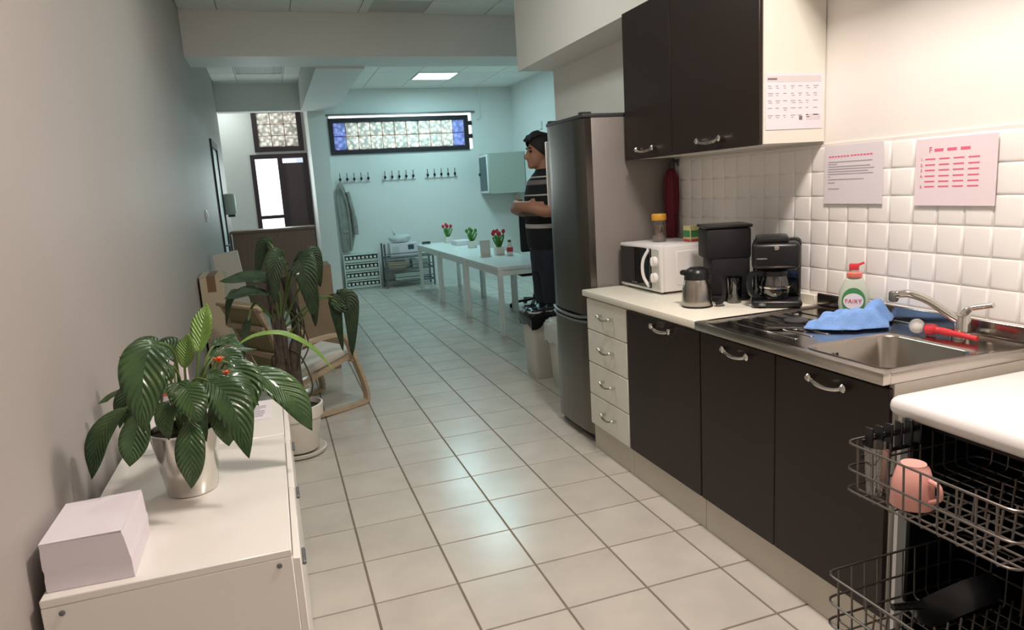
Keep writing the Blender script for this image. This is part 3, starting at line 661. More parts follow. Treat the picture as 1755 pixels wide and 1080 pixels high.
# folded red umbrella on its hook
t = thing('umbrella', (2.19, 3.548, 1.11), 'folded dark red umbrella hanging between wall cabinet and fridge', 'umbrella')
cn = MB(); prof = [(.012, 0), (.03, .02), (.042, .12), (.05, .30), (.046, .40), (.03, .44), (.014, .455)]
vs = []; nn = 24
for r, z in prof:
    for i in range(nn):
        aa = 2*math.pi*i/nn; rr = r*(1+.16*math.cos(8*aa+z*6)); vs.append((2.19+rr*.8*math.cos(aa), 3.545+rr*math.sin(aa)*.72, 1.13+z))
cn.add(vs, [(k*nn+i, k*nn+(i+1) % nn, (k+1)*nn+(i+1) % nn, (k+1)*nn+i) for k in range(len(prof)-1) for i in range(nn)]+[tuple(range(nn-1, -1, -1)), tuple((len(prof)-1)*nn+i for i in range(nn))])
cn.build('canopy', 'red_cloth', t, 60)
MB().tube([(2.19, 3.545, 1.11), (2.19, 3.545, 1.14)], .004, 8).build('tip', 'metal_grey', t)
MB().tube(spline([(2.19, 3.545, 1.57), (2.19, 3.545, 1.60), (2.2, 3.545, 1.622), (2.225, 3.545, 1.625)], 4), .011, 10).build('grip', 'dark_grey', t)
solo('wall_hook', MB().rbox(2.232, 2.242, 3.536, 3.554, 1.595, 1.635, .003, 1).tube(spline([(2.235, 3.545, 1.608), (2.222, 3.545, 1.608), (2.214, 3.545, 1.625)], 4), .004, 8), 'metal_grey', 'small metal hook holding the red umbrella', 'hook')

# washing-up liquid
t = thing('detergent_bottle', (2.175, 2.175, .94), 'clear washing-up liquid bottle with red cap and green label', 'bottle', rz=math.radians(-48))
MB().lathe((0, 0, 0), [(.046, .0), (.052, .006), (.058, .05), (.054, .10), (.036, .145), (.024, .158)], 28, sx=1, sy=.55).build('body', 'bottle_clear', t, 60, local=True)
MB().lathe((0, 0, 0), [(.026, .156), (.028, .158), (.028, .174), (.022, .178)], 20, sx=1, sy=.8).build('collar', 'salmon_band', t, local=True)
MB().lathe((0, 0, 0), [(.015, .176), (.017, .186)], 14).build('neck', 'bottle_clear', t, local=True)
cp = MB().rbox(-.02, .016, -.013, .013, .184, .212, .005, 2); cp.tube([(.008, 0, .205), (.034, 0, .216)], [.006, .004], 8).build('cap', 'red_plastic', t, local=True)
def decal(par, rx, rz, cz, mname, d0, name, n=28):
    b = MB(); vs = []; fs = []
    ringr = (0.0, .5, 1.0)
    for s_ in ringr:
        for i in range(n):
            aa = 2*math.pi*i/n; x = rx*s_*math.cos(aa); z = cz+rz*s_*math.sin(aa)
            R_ = .058 if .02 < z < .08 else .055
            y = -.55*math.sqrt(max(1e-5, R_**2-x*x))-d0; vs.append((x, y, z))
    for k in range(2):
        for i in range(n): fs.append((k*n+i, k*n+(i+1) % n, (k+1)*n+(i+1) % n, (k+1)*n+i))
    b.add(vs, fs); return b.build(name, mname, par, 60, local=True)
g = decal(t, .043, .054, .064, 'green_print', .0012, 'label'); g['label'] = 'green oval label'
wv = decal(t, .037, .032, .064, 'paper', .0026, 'label_oval')
tx = text('lettering', 'FAIRY', .024, 'ink_red', t, Matrix.Translation(Vector(WLOC[t.name])) @ Matrix.Translation((0, -.0375, .064)) @ Matrix.Rotation(math.pi/2, 4, 'X'))
for v in tx.data.vertices: v.co.y = -.55*math.sqrt(max(1e-5, .058**2-v.co.x**2))-.0045

# crumpled blue cloth
cl = MB(); nx, ny = 34, 26; vs = []
from mathutils import noise as mnoise
for j in range(ny+1):
    for i in range(nx+1):
        u_, v_ = i/nx, j/ny
        # u: from the thin corner (far left) to the folded bulk (right); v: depth
        x = 1.858+.285*u_*(.55+.45*u_)+.17*(v_-.35)*(.25+.75*min(1, u_*1.6)); y = 2.088-.115*u_+.13*(v_-.4)*(.25+.75*min(1, u_*1.8))
        n1 = mnoise.noise((u_*3.3, v_*3.1, 2)); n2 = mnoise.noise((u_*8, v_*7, 5))
        h = (.018+.03*u_)*min(1, 6*v_, 6*(1-v_), 5*u_+.15, 7*(1-u_))*(1+1.1*n1)+(.013*n2+.007*abs(math.sin(14*u_+9*v_+3*n1)))*min(1, 8*u_)*min(1, 6*v_, 6*(1-v_), 7*(1-u_))
        h += .034*math.exp(-((u_-.84)/.10)**2-((v_-.72)/.22)**2)+.03*math.exp(-((u_-.55)/.16)**2-((v_-.5)/.15)**2)
        vs.append((x+.012*n1, y+.012*n2, ZT+.004+max(0, h)))
cl.add(vs, [(j*(nx+1)+i, j*(nx+1)+i+1, (j+1)*(nx+1)+i+1, (j+1)*(nx+1)+i) for j in range(ny) for i in range(nx)])
o = solo('dish_cloth', cl, 'blue_cloth', 'crumpled light blue cloth on the sink top', 'cloth', smooth=80)
sd = o.modifiers.new('thickness', 'SOLIDIFY'); sd.thickness = .003; sd.offset = 1
s_ = o.modifiers.new('sub', 'SUBSURF'); s_.levels = 1; s_.render_levels = 1

# ---- papers
TXR = Matrix(((0, 0, -1, 0), (-1, 0, 0, 0), (0, 1, 0, 0), (0, 0, 0, 1)))      # text on the right wall
t = thing('calendar_sheet', (2.082, 2.428, 1.70), 'white monthly planner sheet taped to the cabinet side', 'paper')
MB().box(1.945, 2.232, 2.4275, 2.4292, 1.70, 1.922).build('sheet', 'paper', t, 0)
def pr(par, mname, rects, y=2.427, name='print'):
    b = MB()
    for x0, x1, z0, z1 in rects: b.box(x0, x1, y, y+.0008, z0, z1)
    o = b.build(name, mname, par, 0); o['kind'] = 'stuff'; return o
pr(t, 'band_grey', [(1.95, 2.222, 1.888, 1.912), (2.15, 2.22, 1.735, 1.76)])
pr(t, 'ink_dark', [(1.954, 2.0, 1.896, 1.903), (2.112, 2.128, 1.736, 1.752)], 2.4265)
rc = []
for r_ in range(5):
    for c_ in range(7):
        x = 1.955+c_*.038; z = 1.87-r_*.029; rc.append((x, x+random.uniform(.012, .028), z, z+.0035))
        if random.random() < .6: rc.append((x+.004, x+random.uniform(.012, .026), z-.008, z-.005))
pr(t, 'ink', rc)
def wallprint(par, mname, rects, x=2.2315, name='print'):
    b = MB()
    for y0, y1, z0, z1 in rects: b.box(x, x+.0008, min(y0, y1), max(y0, y1), z0, z1)
    o = b.build(name, mname, par, 0); o['kind'] = 'stuff'; return o
t = thing('notice_sheet', (2.232, 2.25, 1.384), 'white typed notice sheet on the tiles below the cabinet corner', 'paper')
MB().box(2.232, 2.2335, 2.108, 2.41, 1.384, 1.62).build('sheet', 'paper', t, 0)
wallprint(t, 'ink_red', [(2.385-i*.016, 2.373-i*.016, 1.573, 1.579) for i in range(7)]+[(2.268-i*.016, 2.256-i*.016, 1.574, 1.580) for i in range(7)])
wallprint(t, 'ink', [(2.388, 2.16, 1.552, 1.556), (2.388, 2.34, 1.543, 1.547), (2.386, 2.17, 1.533, 1.537), (2.388, 2.15, 1.523, 1.527), (2.388, 2.18, 1.513, 1.517),
                     (2.388, 2.155, 1.503, 1.507), (2.388, 2.376, 1.493, 1.497), (2.386, 2.20, 1.481, 1.485), (2.388, 2.35, 1.468, 1.472), (2.386, 2.325, 1.443, 1.447)])
t = thing('notice_sheet', (2.232, 1.81, 1.378), 'white notice sheet with red numbered list above the tap', 'paper')
MB().box(2.232, 2.2335, 1.66, 1.965, 1.378, 1.612).build('sheet', 'paper_pink', t, 0)
text('lettering', 'F', .028, 'ink_red', t, Matrix.Translation((2.2312, 1.905, 1.572)) @ TXR)
for i, z in enumerate((1.541, 1.521, 1.502, 1.482, None, 1.445)):
    if z is None: continue
    text('lettering', str(min(i+1, 5))+'.', .014, 'ink_red', t, Matrix.Translation((2.2312, 1.938, z)) @ TXR)
wallprint(t, 'ink_red', [(1.925-k*.055, 1.885-k*.055, z-.0025, z+.0025) for z in (1.541, 1.521, 1.502, 1.482, 1.463, 1.445) for k in range(4)])
wallprint(t, 'ink_red', [(1.89-k*.05, 1.855-k*.05, 1.566, 1.576) for k in range(3)])

# ---- dishwasher
t = thing('dishwasher', (1.95, 1.18, 0), 'white free-standing dishwasher standing open with its racks pulled out', 'dishwasher')
q0, q1 = .885, 1.478
MB().box(1.655, 2.24, q1-.016, q1, .03, .845).box(1.655, 2.24, q0, q0+.016, .03, .845).box(2.22, 2.24, q0+.016, q1-.016, .03, .845).box(1.68, 2.22, q0+.016, q1-.016, .03, .10).build('cabinet', 'white_plastic', t, 0)
MB().box(1.66, 2.22, q1-.045, q1-.017, .10, .825).box(1.66, 2.22, q0+.017, q0+.045, .10, .825).box(2.19, 2.219, q0+.045, q1-.045, .10, .825).box(1.66, 2.19, q0+.045, q1-.045, .101, .12).build('tub', 'dish_dark', t, 0)
MB().box(1.66, 2.19, q0+.045, q1-.045, .80, .825).build('tub_ceiling', 'dish_dark', t, 0)
MB().box(1.650, 1.664, q1-.047, q1-.017, .12, .815).build('door_seal', 'metal_grey', t, 0); MB().box(1.650, 1.664, q0+.017, q0+.047, .12, .815).build('door_seal', 'metal_grey', t, 0)
MB().rbox(1.60, 2.24, q0-.004, q1-.004, .826, .886, .028, 4).build('top_panel', 'white_plastic', t, 60)
d = MB().rbox(.98, 1.648, q0+.004, q1-.02, .045, .095, .012, 2).build('door', 'white_plastic', t); MB().rbox(1.02, 1.64, q0+.03, q1-.05, .095, .105, .006, 1).build('door_liner', 'dish_dark', d)
def rack(x0, x1, y0, y1, z0, z1, name, step, tines):
    r = MB(); w_ = .0028
    def loop(z, a=0): r.tube([Vector((x, y, z)) for x, y in rrect(x0-a, x1+a, y0-a, y1+a, .03, 3)], .0034, 6, closed=True)
    loop(z1); loop((z0+z1)/2); loop(z0+.012)
    ny_ = int((y1-y0)/step); nx_ = int((x1-x0)/step)
    for i in range(1, ny_):
        y = y0+(y1-y0)*i/ny_; r.tube([(x0, y, z1), (x0+.004, y, z0+.01), (x0+.012, y, z0), (x1-.012, y, z0), (x1-.004, y, z0+.01), (x1, y, z1)], w_, 5)
    for i in range(1, nx_):
        x = x0+(x1-x0)*i/nx_; r.tube([(x, y0, z1), (x, y0+.004, z0+.01), (x, y0+.012, z0), (x, y1-.012, z0), (x, y1-.004, z0+.01), (x, y1, z1)], w_, 5)
    rk = r.build(name, 'wire', t)
    tm = MB()
    for y in tines:
        for i in range(1, nx_):
            x = x0+(x1-x0)*i/nx_; tm.tube([(x, y, z0), (x+.01, y, z0+.085)], w_, 5)
    tm.build('tines', 'wire', rk)['kind'] = 'stuff'; return rk
rack(1.40, 1.90, .945, 1.418, .655, .80, 'upper_rack', .045, (1.05, 1.15)); rack(1.345, 1.86, .945, 1.418, .265, .425, 'lower_rack', .045, (1.0, 1.1, 1.2, 1.3))
cb = MB().rbox(1.46, 1.62, 1.352, 1.405, .72, .815, .006, 1)
for o_, kx in (('cup_shelf', 0),):
    sh = MB()
    for i in range(6): sh.rbox(1.46+i*.035, 1.468+i*.035, 1.385, 1.41, .76, .835, .002, 1)
    sh.rbox(1.45, 1.66, 1.405, 1.413, .745, .757, .002, 1).rbox(1.45, 1.66, 1.405, 1.413, .79, .80, .002, 1).build(o_, 'black_plastic', t)
t = thing('drinking_glass', (1.462, 1.368, .66), 'clear tumbler standing in the upper dishwasher rack', 'glass')
MB().lathe((1.462, 1.366, .662), [(.026, 0), (.028, .004), (.037, .135), (.035, .135), (.026, .01), (.004, .008)], 20, cap=False).build('wall', 'clear_glass', t); MB().lathe((1.462, 1.366, .66), [(.024, 0), (.026, .012)], 16).build('foot', 'clear_glass', t)
t = thing('cup', (1.482, 1.272, .665), 'pale pink cup upside down in the upper dishwasher rack', 'cup')
MB().lathe((1.482, 1.272, .664), [(.052, 0), (.053, .003), (.049, .06), (.038, .10), (.03, .108), (.03, .112), (.004, .111)], 24).build('bowl', 'pink_cup', t, 60)
MB().tube(spline([(1.482, 1.225, .745), (1.482, 1.198, .74), (1.482, 1.193, .71), (1.482, 1.22, .69)], 5), .006, 8).build('handle', 'pink_cup', t)
t = thing('frying_pan', (1.62, 1.24, .27), 'black pan tilted in the lower dishwasher rack', 'pan')
pn = MB().lathe((0, 0, 0), [(.09, 0), (.115, .03), (.12, .07), (.113, .07), (.108, .034), (.085, .008), (.004, .006)], 28, cap=False)
R_ = Matrix.Translation((1.66, 1.24, .31)) @ Matrix.Rotation(math.radians(-50), 4, 'X')
pn.v = [tuple(R_ @ Vector(v)) for v in pn.v]; pn.build('bowl', 'black_plastic', t, 50)
MB().tube([R_ @ Vector((-.115, 0, .06)), R_ @ Vector((-.20, 0, .075))], [.012, .009], 8).build('handle', 'black_plastic', t)

# ================================================================ left side: white cabinets and what stands on them
def low_cabinet(y0, y1, doors, label):
    t = thing('low_cabinet', (-.3, (y0+y1)/2, 0), label, 'cabinet', 'glossy white low cabinets')
    MB().rbox(-.553, -.045, y0, y1, .722, .74, .002, 1).build('top_panel', 'white_furniture', t)
    MB().rbox(-.553, -.045, y0, y0+.018, .0, .722, .002, 1).build('side_panel', 'white_furniture', t)
    MB().rbox(-.553, -.045, y1-.018, y1, .0, .722, .002, 1).build('side_panel', 'white_furniture', t)
    MB().box(-.553, -.543, y0+.018, y1-.018, .0, .722).box(-.543, -.05, y0+.018, y1-.018, .04, .058).build('back_panel', 'white_furniture', t, 0)
    n = doors; s = (y1-y0)/n
    for i in range(n):
        d = MB().rbox(-.045, -.027, y0+i*s+.002, y0+(i+1)*s-.002, .01, .715, .002, 1).build('door', 'white_furniture', t)
        MB().rbox(-.027, -.017, y0+i*s+s*.5-.04, y0+i*s+s*.5+.04, .60, .612, .003, 1).build('handle', 'metal_grey', d)
    for x in (-.515, -.075):
        k = MB().lathe((0, 0, 0), [(.006, 0), (.006, .003), (.003, .004)], 12); kk = MB(); kk.add([(x+v[0], y0-v[2], .705+v[1]) for v in k.v], k.f); kk.build('screw', 'metal_grey', t)
low_cabinet(1.59, 2.453, 2, 'nearer white low cabinet carrying the leafy pot plant')
low_cabinet(2.457, 2.93, 1, 'farther white low cabinet carrying a printed leaflet')
# paper stack: single sheets curl a little at the edge
t = thing('paper_stack', (-.46, 1.74, .74), 'thick stack of white paper on the white cabinet', 'paper stack')
vs = []; nl = 12
for k in range(nl+1):
    z = .741+.1085*k/nl; a = random.uniform(-.001, .001); c_ = .012*(k/nl)**2
    vs += [(-.545+a, 1.62+a+c_*.3, z), (-.375-c_+a, 1.615-a, z), (-.378-c_*.4+a, 1.845, z), (-.547+a, 1.85-a, z-.004*k/nl)]
st = MB().add(vs, [(k*4+i, k*4+(i+1) % 4, (k+1)*4+(i+1) % 4, (k+1)*4+i) for k in range(nl) for i in range(4)]+[(3, 2, 1, 0)])
st.build('sheets', 'paper', t, 20)
v = [(-.546, 1.624, .8505), (-.388, 1.618, .852), (-.383, 1.845, .852), (-.548, 1.848, .848)]
MB().add(v+[(a, b, c-.003) for a, b, c in v], [(0,1,2,3),(7,6,5,4),(0,4,5,1),(1,5,6,2),(2,6,7,3),(3,7,4,0)]).build('top_sheet', 'paper', t, 0)
t = thing('leaflet', (-.14, 2.78, .74), 'small leaflet with a grey drawing on the farther white cabinet', 'leaflet')
MB().box(-.20, -.09, 2.66, 2.90, .7405, .742).build('sheet', 'paper', t, 0)
b = MB()
for k in range(7): b.box(-.17+random.uniform(0, .02), -.12+random.uniform(-.01, .02), 2.70+k*.022, 2.705+k*.022+.006, .742, .7426)
b.build('print', 'ink', t, 0)['kind'] = 'stuff'
t = thing('snack_packet', (-.35, 2.40, .74), 'red and white packet standing behind the leafy plant', 'packet')
MB().rbox(-.40, -.31, 2.38, 2.41, .741, 1.10, .012, 2).build('wrapper', 'paper_pink', t); MB().rbox(-.401, -.309, 2.379, 2.411, 1.06, 1.102, .012, 2).rbox(-.401, -.309, 2.379, 2.411, .94, .98, .01, 2).build('red_band', 'salmon_band', t)

# ---- plants
def leafblade(par, pts, width, mname, nrm, start=.32, heart=False, name='leaf', fold=.18, stem='stem', stem_r=.0035):
    P = spline(pts, 8); N_ = len(P); s0 = int(N_*start); B = P[s0:]; n_ = len(B)-1; vs = []; uvs = []; cols = 6; nr = Vector(nrm).normalized()
    for i, p in enumerate(B):
        t_ = (B[min(i+1, n_)]-B[max(i-1, 0)]).normalized(); u_ = i/n_
        sd = t_.cross(nr)
        if sd.length < 1e-3: sd = t_.orthogonal()
        sd.normalize(); nn_ = sd.cross(t_).normalized()
        if heart: wv = (min(1, (u_/.16))**.5 if u_ < .16 else 1)*(1-max(0, u_-.10)/.90)**.62 if u_ < 1 else 0
        else: wv = math.sin(math.pi*min(1, u_**.85))**.85 if 0 < u_ < 1 else 0
        wv = max(wv, .02)
        for c in range(cols+1):
            a = 2*c/cols-1; q = p+sd*(a*wv*width/2)-nn_*(-fold*width*wv*abs(a)*.5)+nn_*(.03*width*math.sin(9*u_+3*a)*abs(a))
            if heart and u_ < .12: q = q-t_*(abs(a)*width*.22*(1-u_/.12))
            vs.append(q); uvs.append((a, u_))
    fs = [(i*(cols+1)+c, i*(cols+1)+c+1, (i+1)*(cols+1)+c+1, (i+1)*(cols+1)+c) for i in range(n_) for c in range(cols)]
    mb = MB().add(vs, fs); o = mb.build(name, mname, par, 0)
    me = o.data; uvl = me.uv_layers.new(name='UVMap')
    for l in me.loops: uvl.data[l.index].uv = uvs[l.vertex_index]
    me.polygons.foreach_set('use_smooth', [True]*len(me.polygons))
    sm = o.modifiers.new('thickness', 'SOLIDIFY'); sm.thickness = .0012
    if s0 > 1: MB().tube(P[:s0+2], [stem_r]*(s0+1)+[stem_r*.7], 6).build('petiole', stem, o)
    return o
LILY= [
 ([(-0.304,2.050,0.931),(-0.284,2.000,1.147),(-0.316,1.900,1.200),(-0.337,1.830,1.133),(-0.348,1.800,1.008)],0.11),
 ([(-0.320,2.050,0.926),(-0.376,2.030,1.024),(-0.447,2.020,1.003),(-0.496,2.000,0.941),(-0.520,1.980,0.853)],0.07),
 ([(-0.332,2.050,0.945),(-0.403,2.100,1.009),(-0.445,2.150,1.033),(-0.491,2.200,1.013),(-0.529,2.200,0.998)],0.035),
 ([(-0.320,2.050,0.926),(-0.345,1.950,1.042),(-0.371,1.900,1.014),(-0.392,1.880,0.955),(-0.405,1.870,0.907)],0.07),
 ([(-0.288,2.050,0.920),(-0.266,1.950,1.013),(-0.258,1.880,0.978),(-0.262,1.850,0.903),(-0.272,1.850,0.829)],0.075),
 ([(-0.287,2.050,0.928),(-0.252,2.000,1.070),(-0.191,1.930,1.071),(-0.149,1.900,1.008),(-0.129,1.880,0.873)],0.1),
 ([(-0.279,2.080,0.918),(-0.206,2.100,1.081),(-0.152,2.100,1.077),(-0.126,2.080,1.005),(-0.153,2.050,0.905)],0.1),
 ([(-0.274,2.100,0.910),(-0.182,2.150,1.049),(-0.095,2.150,1.036),(-0.005,2.120,0.954),(0.042,2.100,0.850)],0.1),
 ([(-0.282,2.100,0.912),(-0.153,2.200,1.105),(-0.036,2.250,1.135),(0.066,2.250,1.081),(0.139,2.250,0.984)],0.022),
 ([(-0.289,2.100,0.913),(-0.255,2.150,1.059),(-0.241,2.180,1.138),(-0.225,2.200,1.203),(-0.209,2.220,1.251)],0.06),
 ([(-0.297,2.080,0.921),(-0.280,2.080,1.046),(-0.274,2.080,1.112),(-0.263,2.080,1.153),(-0.255,2.080,1.190)],0.055),
 ([(-0.289,2.100,0.913),(-0.250,2.200,1.047),(-0.215,2.250,1.094),(-0.181,2.300,1.122),(-0.140,2.300,1.135)],0.035),
 ([(-0.312,2.100,0.917),(-0.350,2.200,1.061),(-0.377,2.250,1.116),(-0.418,2.300,1.129),(-0.441,2.300,1.123)],0.09),
 ([(-0.312,2.100,0.917),(-0.350,2.200,1.008),(-0.406,2.300,1.046),(-0.464,2.350,1.083),(-0.488,2.350,1.098)],0.03),
 ([(-0.287,2.050,0.928),(-0.294,1.950,1.034),(-0.299,1.900,1.049),(-0.312,1.880,1.010),(-0.310,1.880,0.956)],0.05),
 ([(-0.277,2.060,0.923),(-0.230,2.000,1.009),(-0.196,1.950,1.002),(-0.177,1.930,0.956),(-0.178,1.930,0.899)],0.08),
 ([(-0.297,2.100,0.914),(-0.322,2.200,1.040),(-0.320,2.250,1.099),(-0.346,2.300,1.129),(-0.389,2.320,1.131)],0.07),
 ([(-0.289,2.100,0.913),(-0.231,2.150,1.038),(-0.197,2.200,1.084),(-0.155,2.220,1.101),(-0.090,2.250,1.090)],0.04),
 ([(-0.296,2.040,0.933),(-0.293,1.960,1.047),(-0.261,1.900,1.081),(-0.242,1.870,1.048),(-0.228,1.860,0.994)],0.08),
 ([(-0.289,2.100,0.913),(-0.233,2.120,1.063),(-0.196,2.150,1.103),(-0.156,2.150,1.089),(-0.127,2.120,1.030)],.07),
 ([(-0.322,2.060,0.923),(-0.369,2.100,1.021),(-0.406,2.120,1.052),(-0.447,2.120,1.011),(-0.468,2.120,0.938)],.055),
 ([(-0.294,2.100,0.914),(-0.234,2.200,1.080),(-0.203,2.280,1.114),(-0.159,2.320,1.104),(-0.116,2.350,1.060)],.06),
 ([(-0.293,2.050,0.929),(-0.284,2.020,1.078),(-0.301,1.980,1.130),(-0.326,1.950,1.102),(-0.345,1.930,1.024)],.06),
 ([(-0.284,2.060,0.925),(-0.234,2.020,1.054),(-0.203,2.000,1.087),(-0.172,1.970,1.049),(-0.165,1.960,0.969)],.065),
]
PHIL = [
 ([(-0.020,4.300,0.802),(-0.009,4.250,1.018),(-0.073,4.200,1.105),(-0.185,4.150,1.121),(-0.310,4.120,1.124)],0.17),
 ([(-0.026,4.300,0.803),(-0.039,4.200,0.986),(-0.095,4.120,1.043),(-0.184,4.050,1.051),(-0.290,4.000,1.040)],0.15),
 ([(-0.002,4.300,0.871),(0.073,4.200,1.118),(0.118,4.150,1.192),(0.149,4.100,1.113),(0.164,4.100,0.865)],0.19),
 ([(0.016,4.320,0.936),(0.127,4.400,1.182),(0.194,4.450,1.212),(0.225,4.450,1.144),(0.237,4.450,0.997)],0.13),
 ([(0.006,4.300,0.799),(0.209,4.300,0.953),(0.318,4.300,0.913),(0.391,4.280,0.900),(0.370,4.250,0.580)],0.16),
 ([(-0.002,4.300,0.729),(0.188,4.300,0.920),(0.294,4.300,0.944),(0.308,4.300,0.816),(0.321,4.300,0.606)],0.09),
 ([(-0.010,4.300,0.942),(-0.005,4.350,1.215),(-0.034,4.400,1.298),(-0.080,4.420,1.252),(-0.127,4.420,1.074)],0.1),
 ([(-0.002,4.300,0.871),(0.047,4.200,1.120),(0.027,4.120,1.229),(-0.018,4.080,1.171),(-0.038,4.050,0.973)],0.14),
 ([(-0.026,4.300,0.803),(-0.136,4.200,0.970),(-0.190,4.100,0.890),(-0.225,4.050,0.771),(-0.254,4.050,0.608)],0.05),
 ([(-0.010,4.300,0.801),(0.094,4.200,1.013),(0.147,4.150,1.048),(0.170,4.120,0.974),(0.168,4.100,0.813)],0.11),
 ([(-0.026,4.300,0.803),(-0.174,4.150,1.031),(-0.230,4.100,1.060),(-0.276,4.080,1.002),(-0.304,4.080,0.875)],0.05),
]
t = thing('peace_lily', (-.30, 2.08, .74), 'broad-leaved green pot plant in a silver bucket on the white cabinet', 'plant')
cpt = (-.30, 2.08, .741)
MB().lathe(cpt, [(.064, 0), (.067, .004), (.078, .08), (.091, .178), (.094, .186), (.088, .186), (.076, .09), (.062, .01), (.004, .01)], 40, cap=False).build('bucket', 'chrome', t, 50)
MB().lathe(cpt, [(.084, .160), (.03, .168), (.003, .17)], 24, cap=False).build('soil', 'soil', t)
for i, (pts, wd) in enumerate(LILY):
    nr = (random.uniform(-.2, .3), -.85, .5) if i in (0, 3, 4, 14, 20, 9, 10) else (random.uniform(-.15, .2), -.45, .85)
    leafblade(t, pts, wd, 'lily_leaf_pale' if i in (8, 9, 10) else 'lily_leaf', nr, start=.40 if i not in (8,) else .25)
for k in range(9):
    a = random.uniform(0, 6.28); r = random.uniform(.01, .05); b = Vector((-.30+r*math.cos(a), 2.08+r*math.sin(a), .905)); e = Vector((-.30+2.6*r*math.cos(a), 2.08+2*r*math.sin(a), random.uniform(1.0, 1.09)))
    leafblade(t, [b, b.lerp(e, .4)+Vector((0, 0, .03)), e, e+Vector((.05*math.cos(a), .04*math.sin(a), -.03)), e+Vector((.09*math.cos(a), .07*math.sin(a), -.10))], .06, 'lily_leaf', (0, -.4, .9), start=.4)
for p, s in (((-.179, 2.0, 1.122), .022), ((-.163, 1.98, 1.088), .016)):
    fb = MB()
    for k in range(5):
        a = k*1.256; fb.add([(p[0]+s*.2*math.cos(a+1.2), p[1]+s*.2*math.sin(a+1.2), p[2]), (p[0]+s*math.cos(a), p[1]+s*math.sin(a), p[2]+s*.4), (p[0]+s*.2*math.cos(a-1.2), p[1]+s*.2*math.sin(a-1.2), p[2]), (p[0], p[1], p[2]-s*.4)], [(0, 1, 2), (0, 2, 3), (0, 3, 1), (1, 3, 2)])
    f_ = fb.ell((p[0], p[1], p[2]+s*.2), (s*.3, s*.3, s*.25), 8, 6).build('flower', 'orange_flower', t); f_['label'] = 'small orange bloom'
    MB().tube(spline([(-.27, 2.07, .91), (p[0]-.03, p[1]+.02, p[2]-.08), p], 5), .002, 6).build('petiole', 'stem', f_)
MB().tube([(-.285, 2.02, .90), (-.288, 2.01, 1.03)], .006, 8).build('plant_stake', 'wood_light', t)

t = thing('philodendron', (0.0, 4.32, 0), 'tall dark-leaved climbing plant in a white pot on the floor', 'plant')
c = (0.0, 4.32, .03)
MB().lathe(c, [(.115, 0), (.12, .006), (.15, .2), (.152, .205), (.165, .21), (.17, .28), (.158, .284), (.15, .2), (.11, .02), (.004, .02)], 36, cap=False).build('pot', 'white_ceramic', t, 50)
MB().lathe((0.0, 4.32, .001), [(.12, 0), (.155, .008), (.165, .03), (.158, .032), (.14, .014), (.004, .012)], 36, cap=False).build('saucer', 'white_ceramic', t, 50)
MB().lathe(c, [(.155, .25), (.06, .265), (.003, .268)], 24, cap=False).build('soil', 'soil', t)
MB().tube(spline([(-.03, 4.31, .27), (-.05, 4.3, .5), (-.03, 4.31, .75), (-.05, 4.3, 1.0), (-.02, 4.31, 1.16)], 6), [.045]*8+[.04]*8+[.03]*9, 10).build('trunk', 'trunk', t)
MB().tube(spline([(.04, 4.33, .27), (.03, 4.32, .55), (.06, 4.33, .8), (.03, 4.31, 1.1)], 6), [.035]*10+[.022]*9, 10).build('trunk', 'trunk', t)
for k in range(16):
    a = random.uniform(0, 6.28); z = random.uniform(.4, 1.0); x0 = -.02+.04*math.cos(a); y0 = 4.31+.04*math.sin(a)
    MB().tube(spline([(x0, y0, z), (x0+.06*math.cos(a), y0+.05*math.sin(a), z-.05), (x0+.08*math.cos(a)+random.uniform(-.04, .04), y0+.05*math.sin(a), z-random.uniform(.15, .25)), (x0+.05*math.cos(a), y0+.04*math.sin(a), max(.28, z-.35))], 4), .005, 5).build('aerial_root', 'trunk', t)
for i, (pts, wd) in enumerate(PHIL):
    leafblade(t, pts, wd, 'philo_leaf', (0, -.45, .85) if i < 2 else (random.uniform(-.2, .3), -.9, .35), start=.44 if i < 2 else .48, heart=True, stem_r=.007)

# ---- bentwood armchair
FX0, FY0 = .53, 5.17; ang = math.radians(30.5)
t = thing('armchair', (FX0, FY0, 0), 'bentwood armchair with a white seat cushion behind the big plant', 'chair', rz=ang)
# local: +x forward, +y to the far side, width .6
def sideframe(y):
    pts = [(-.62, y, .035), (-.3, y, .018), (-.04, y, .02), (-.005, y, .05), (-.02, y, .16), (-.09, y, .38), (-.13, y, .50), (-.17, y, .55), (-.25, y, .57), (-.42, y, .565), (-.62, y, .55)]
    return MB().bar(spline(pts, 5), .055, .024, (0, 1, 0))
for y in (0, .58): sideframe(y).build('side_frame', 'wood_light', t, local=True)
for y in (.06, .52):
    MB().bar(spline([(-.03, y, .385), (-.25, y, .33), (-.48, y, .27), (-.56, y, .285), (-.62, y, .42), (-.70, y, .68), (-.78, y, .86)], 5), .045, .022, (0, 1, 0)).build('seat_rail', 'wood_light', t, local=True)
for x, z in ((-.08, .35), (-.50, .25), (-.77, .85)): MB().rbox(x-.02, x+.02, .0, .58, z-.012, z+.012, .006, 1).build('crossbar', 'wood_light', t, local=True)
def slab(path, y0, y1, th, name, mn):
    P = spline(path, 6); b = MB().bar([(p.x, (y0+y1)/2, p.z) for p in P], y1-y0, th, (0, 1, 0)); o = b.build(name, mn, t, local=True)
    bv = o.modifiers.new('bevel', 'BEVEL'); bv.width = .018; bv.segments = 3; bv.limit_method = 'ANGLE'; return o
slab([(-.02, 0, .415), (-.25, 0, .365), (-.50, 0, .315)], .09, .49, .055, 'seat_cushion', 'cushion_white')
slab([(-.555, 0, .36), (-.64, 0, .56), (-.70, 0, .73), (-.75, 0, .87)], .09, .49, .055, 'back_cushion', 'cushion_beige')
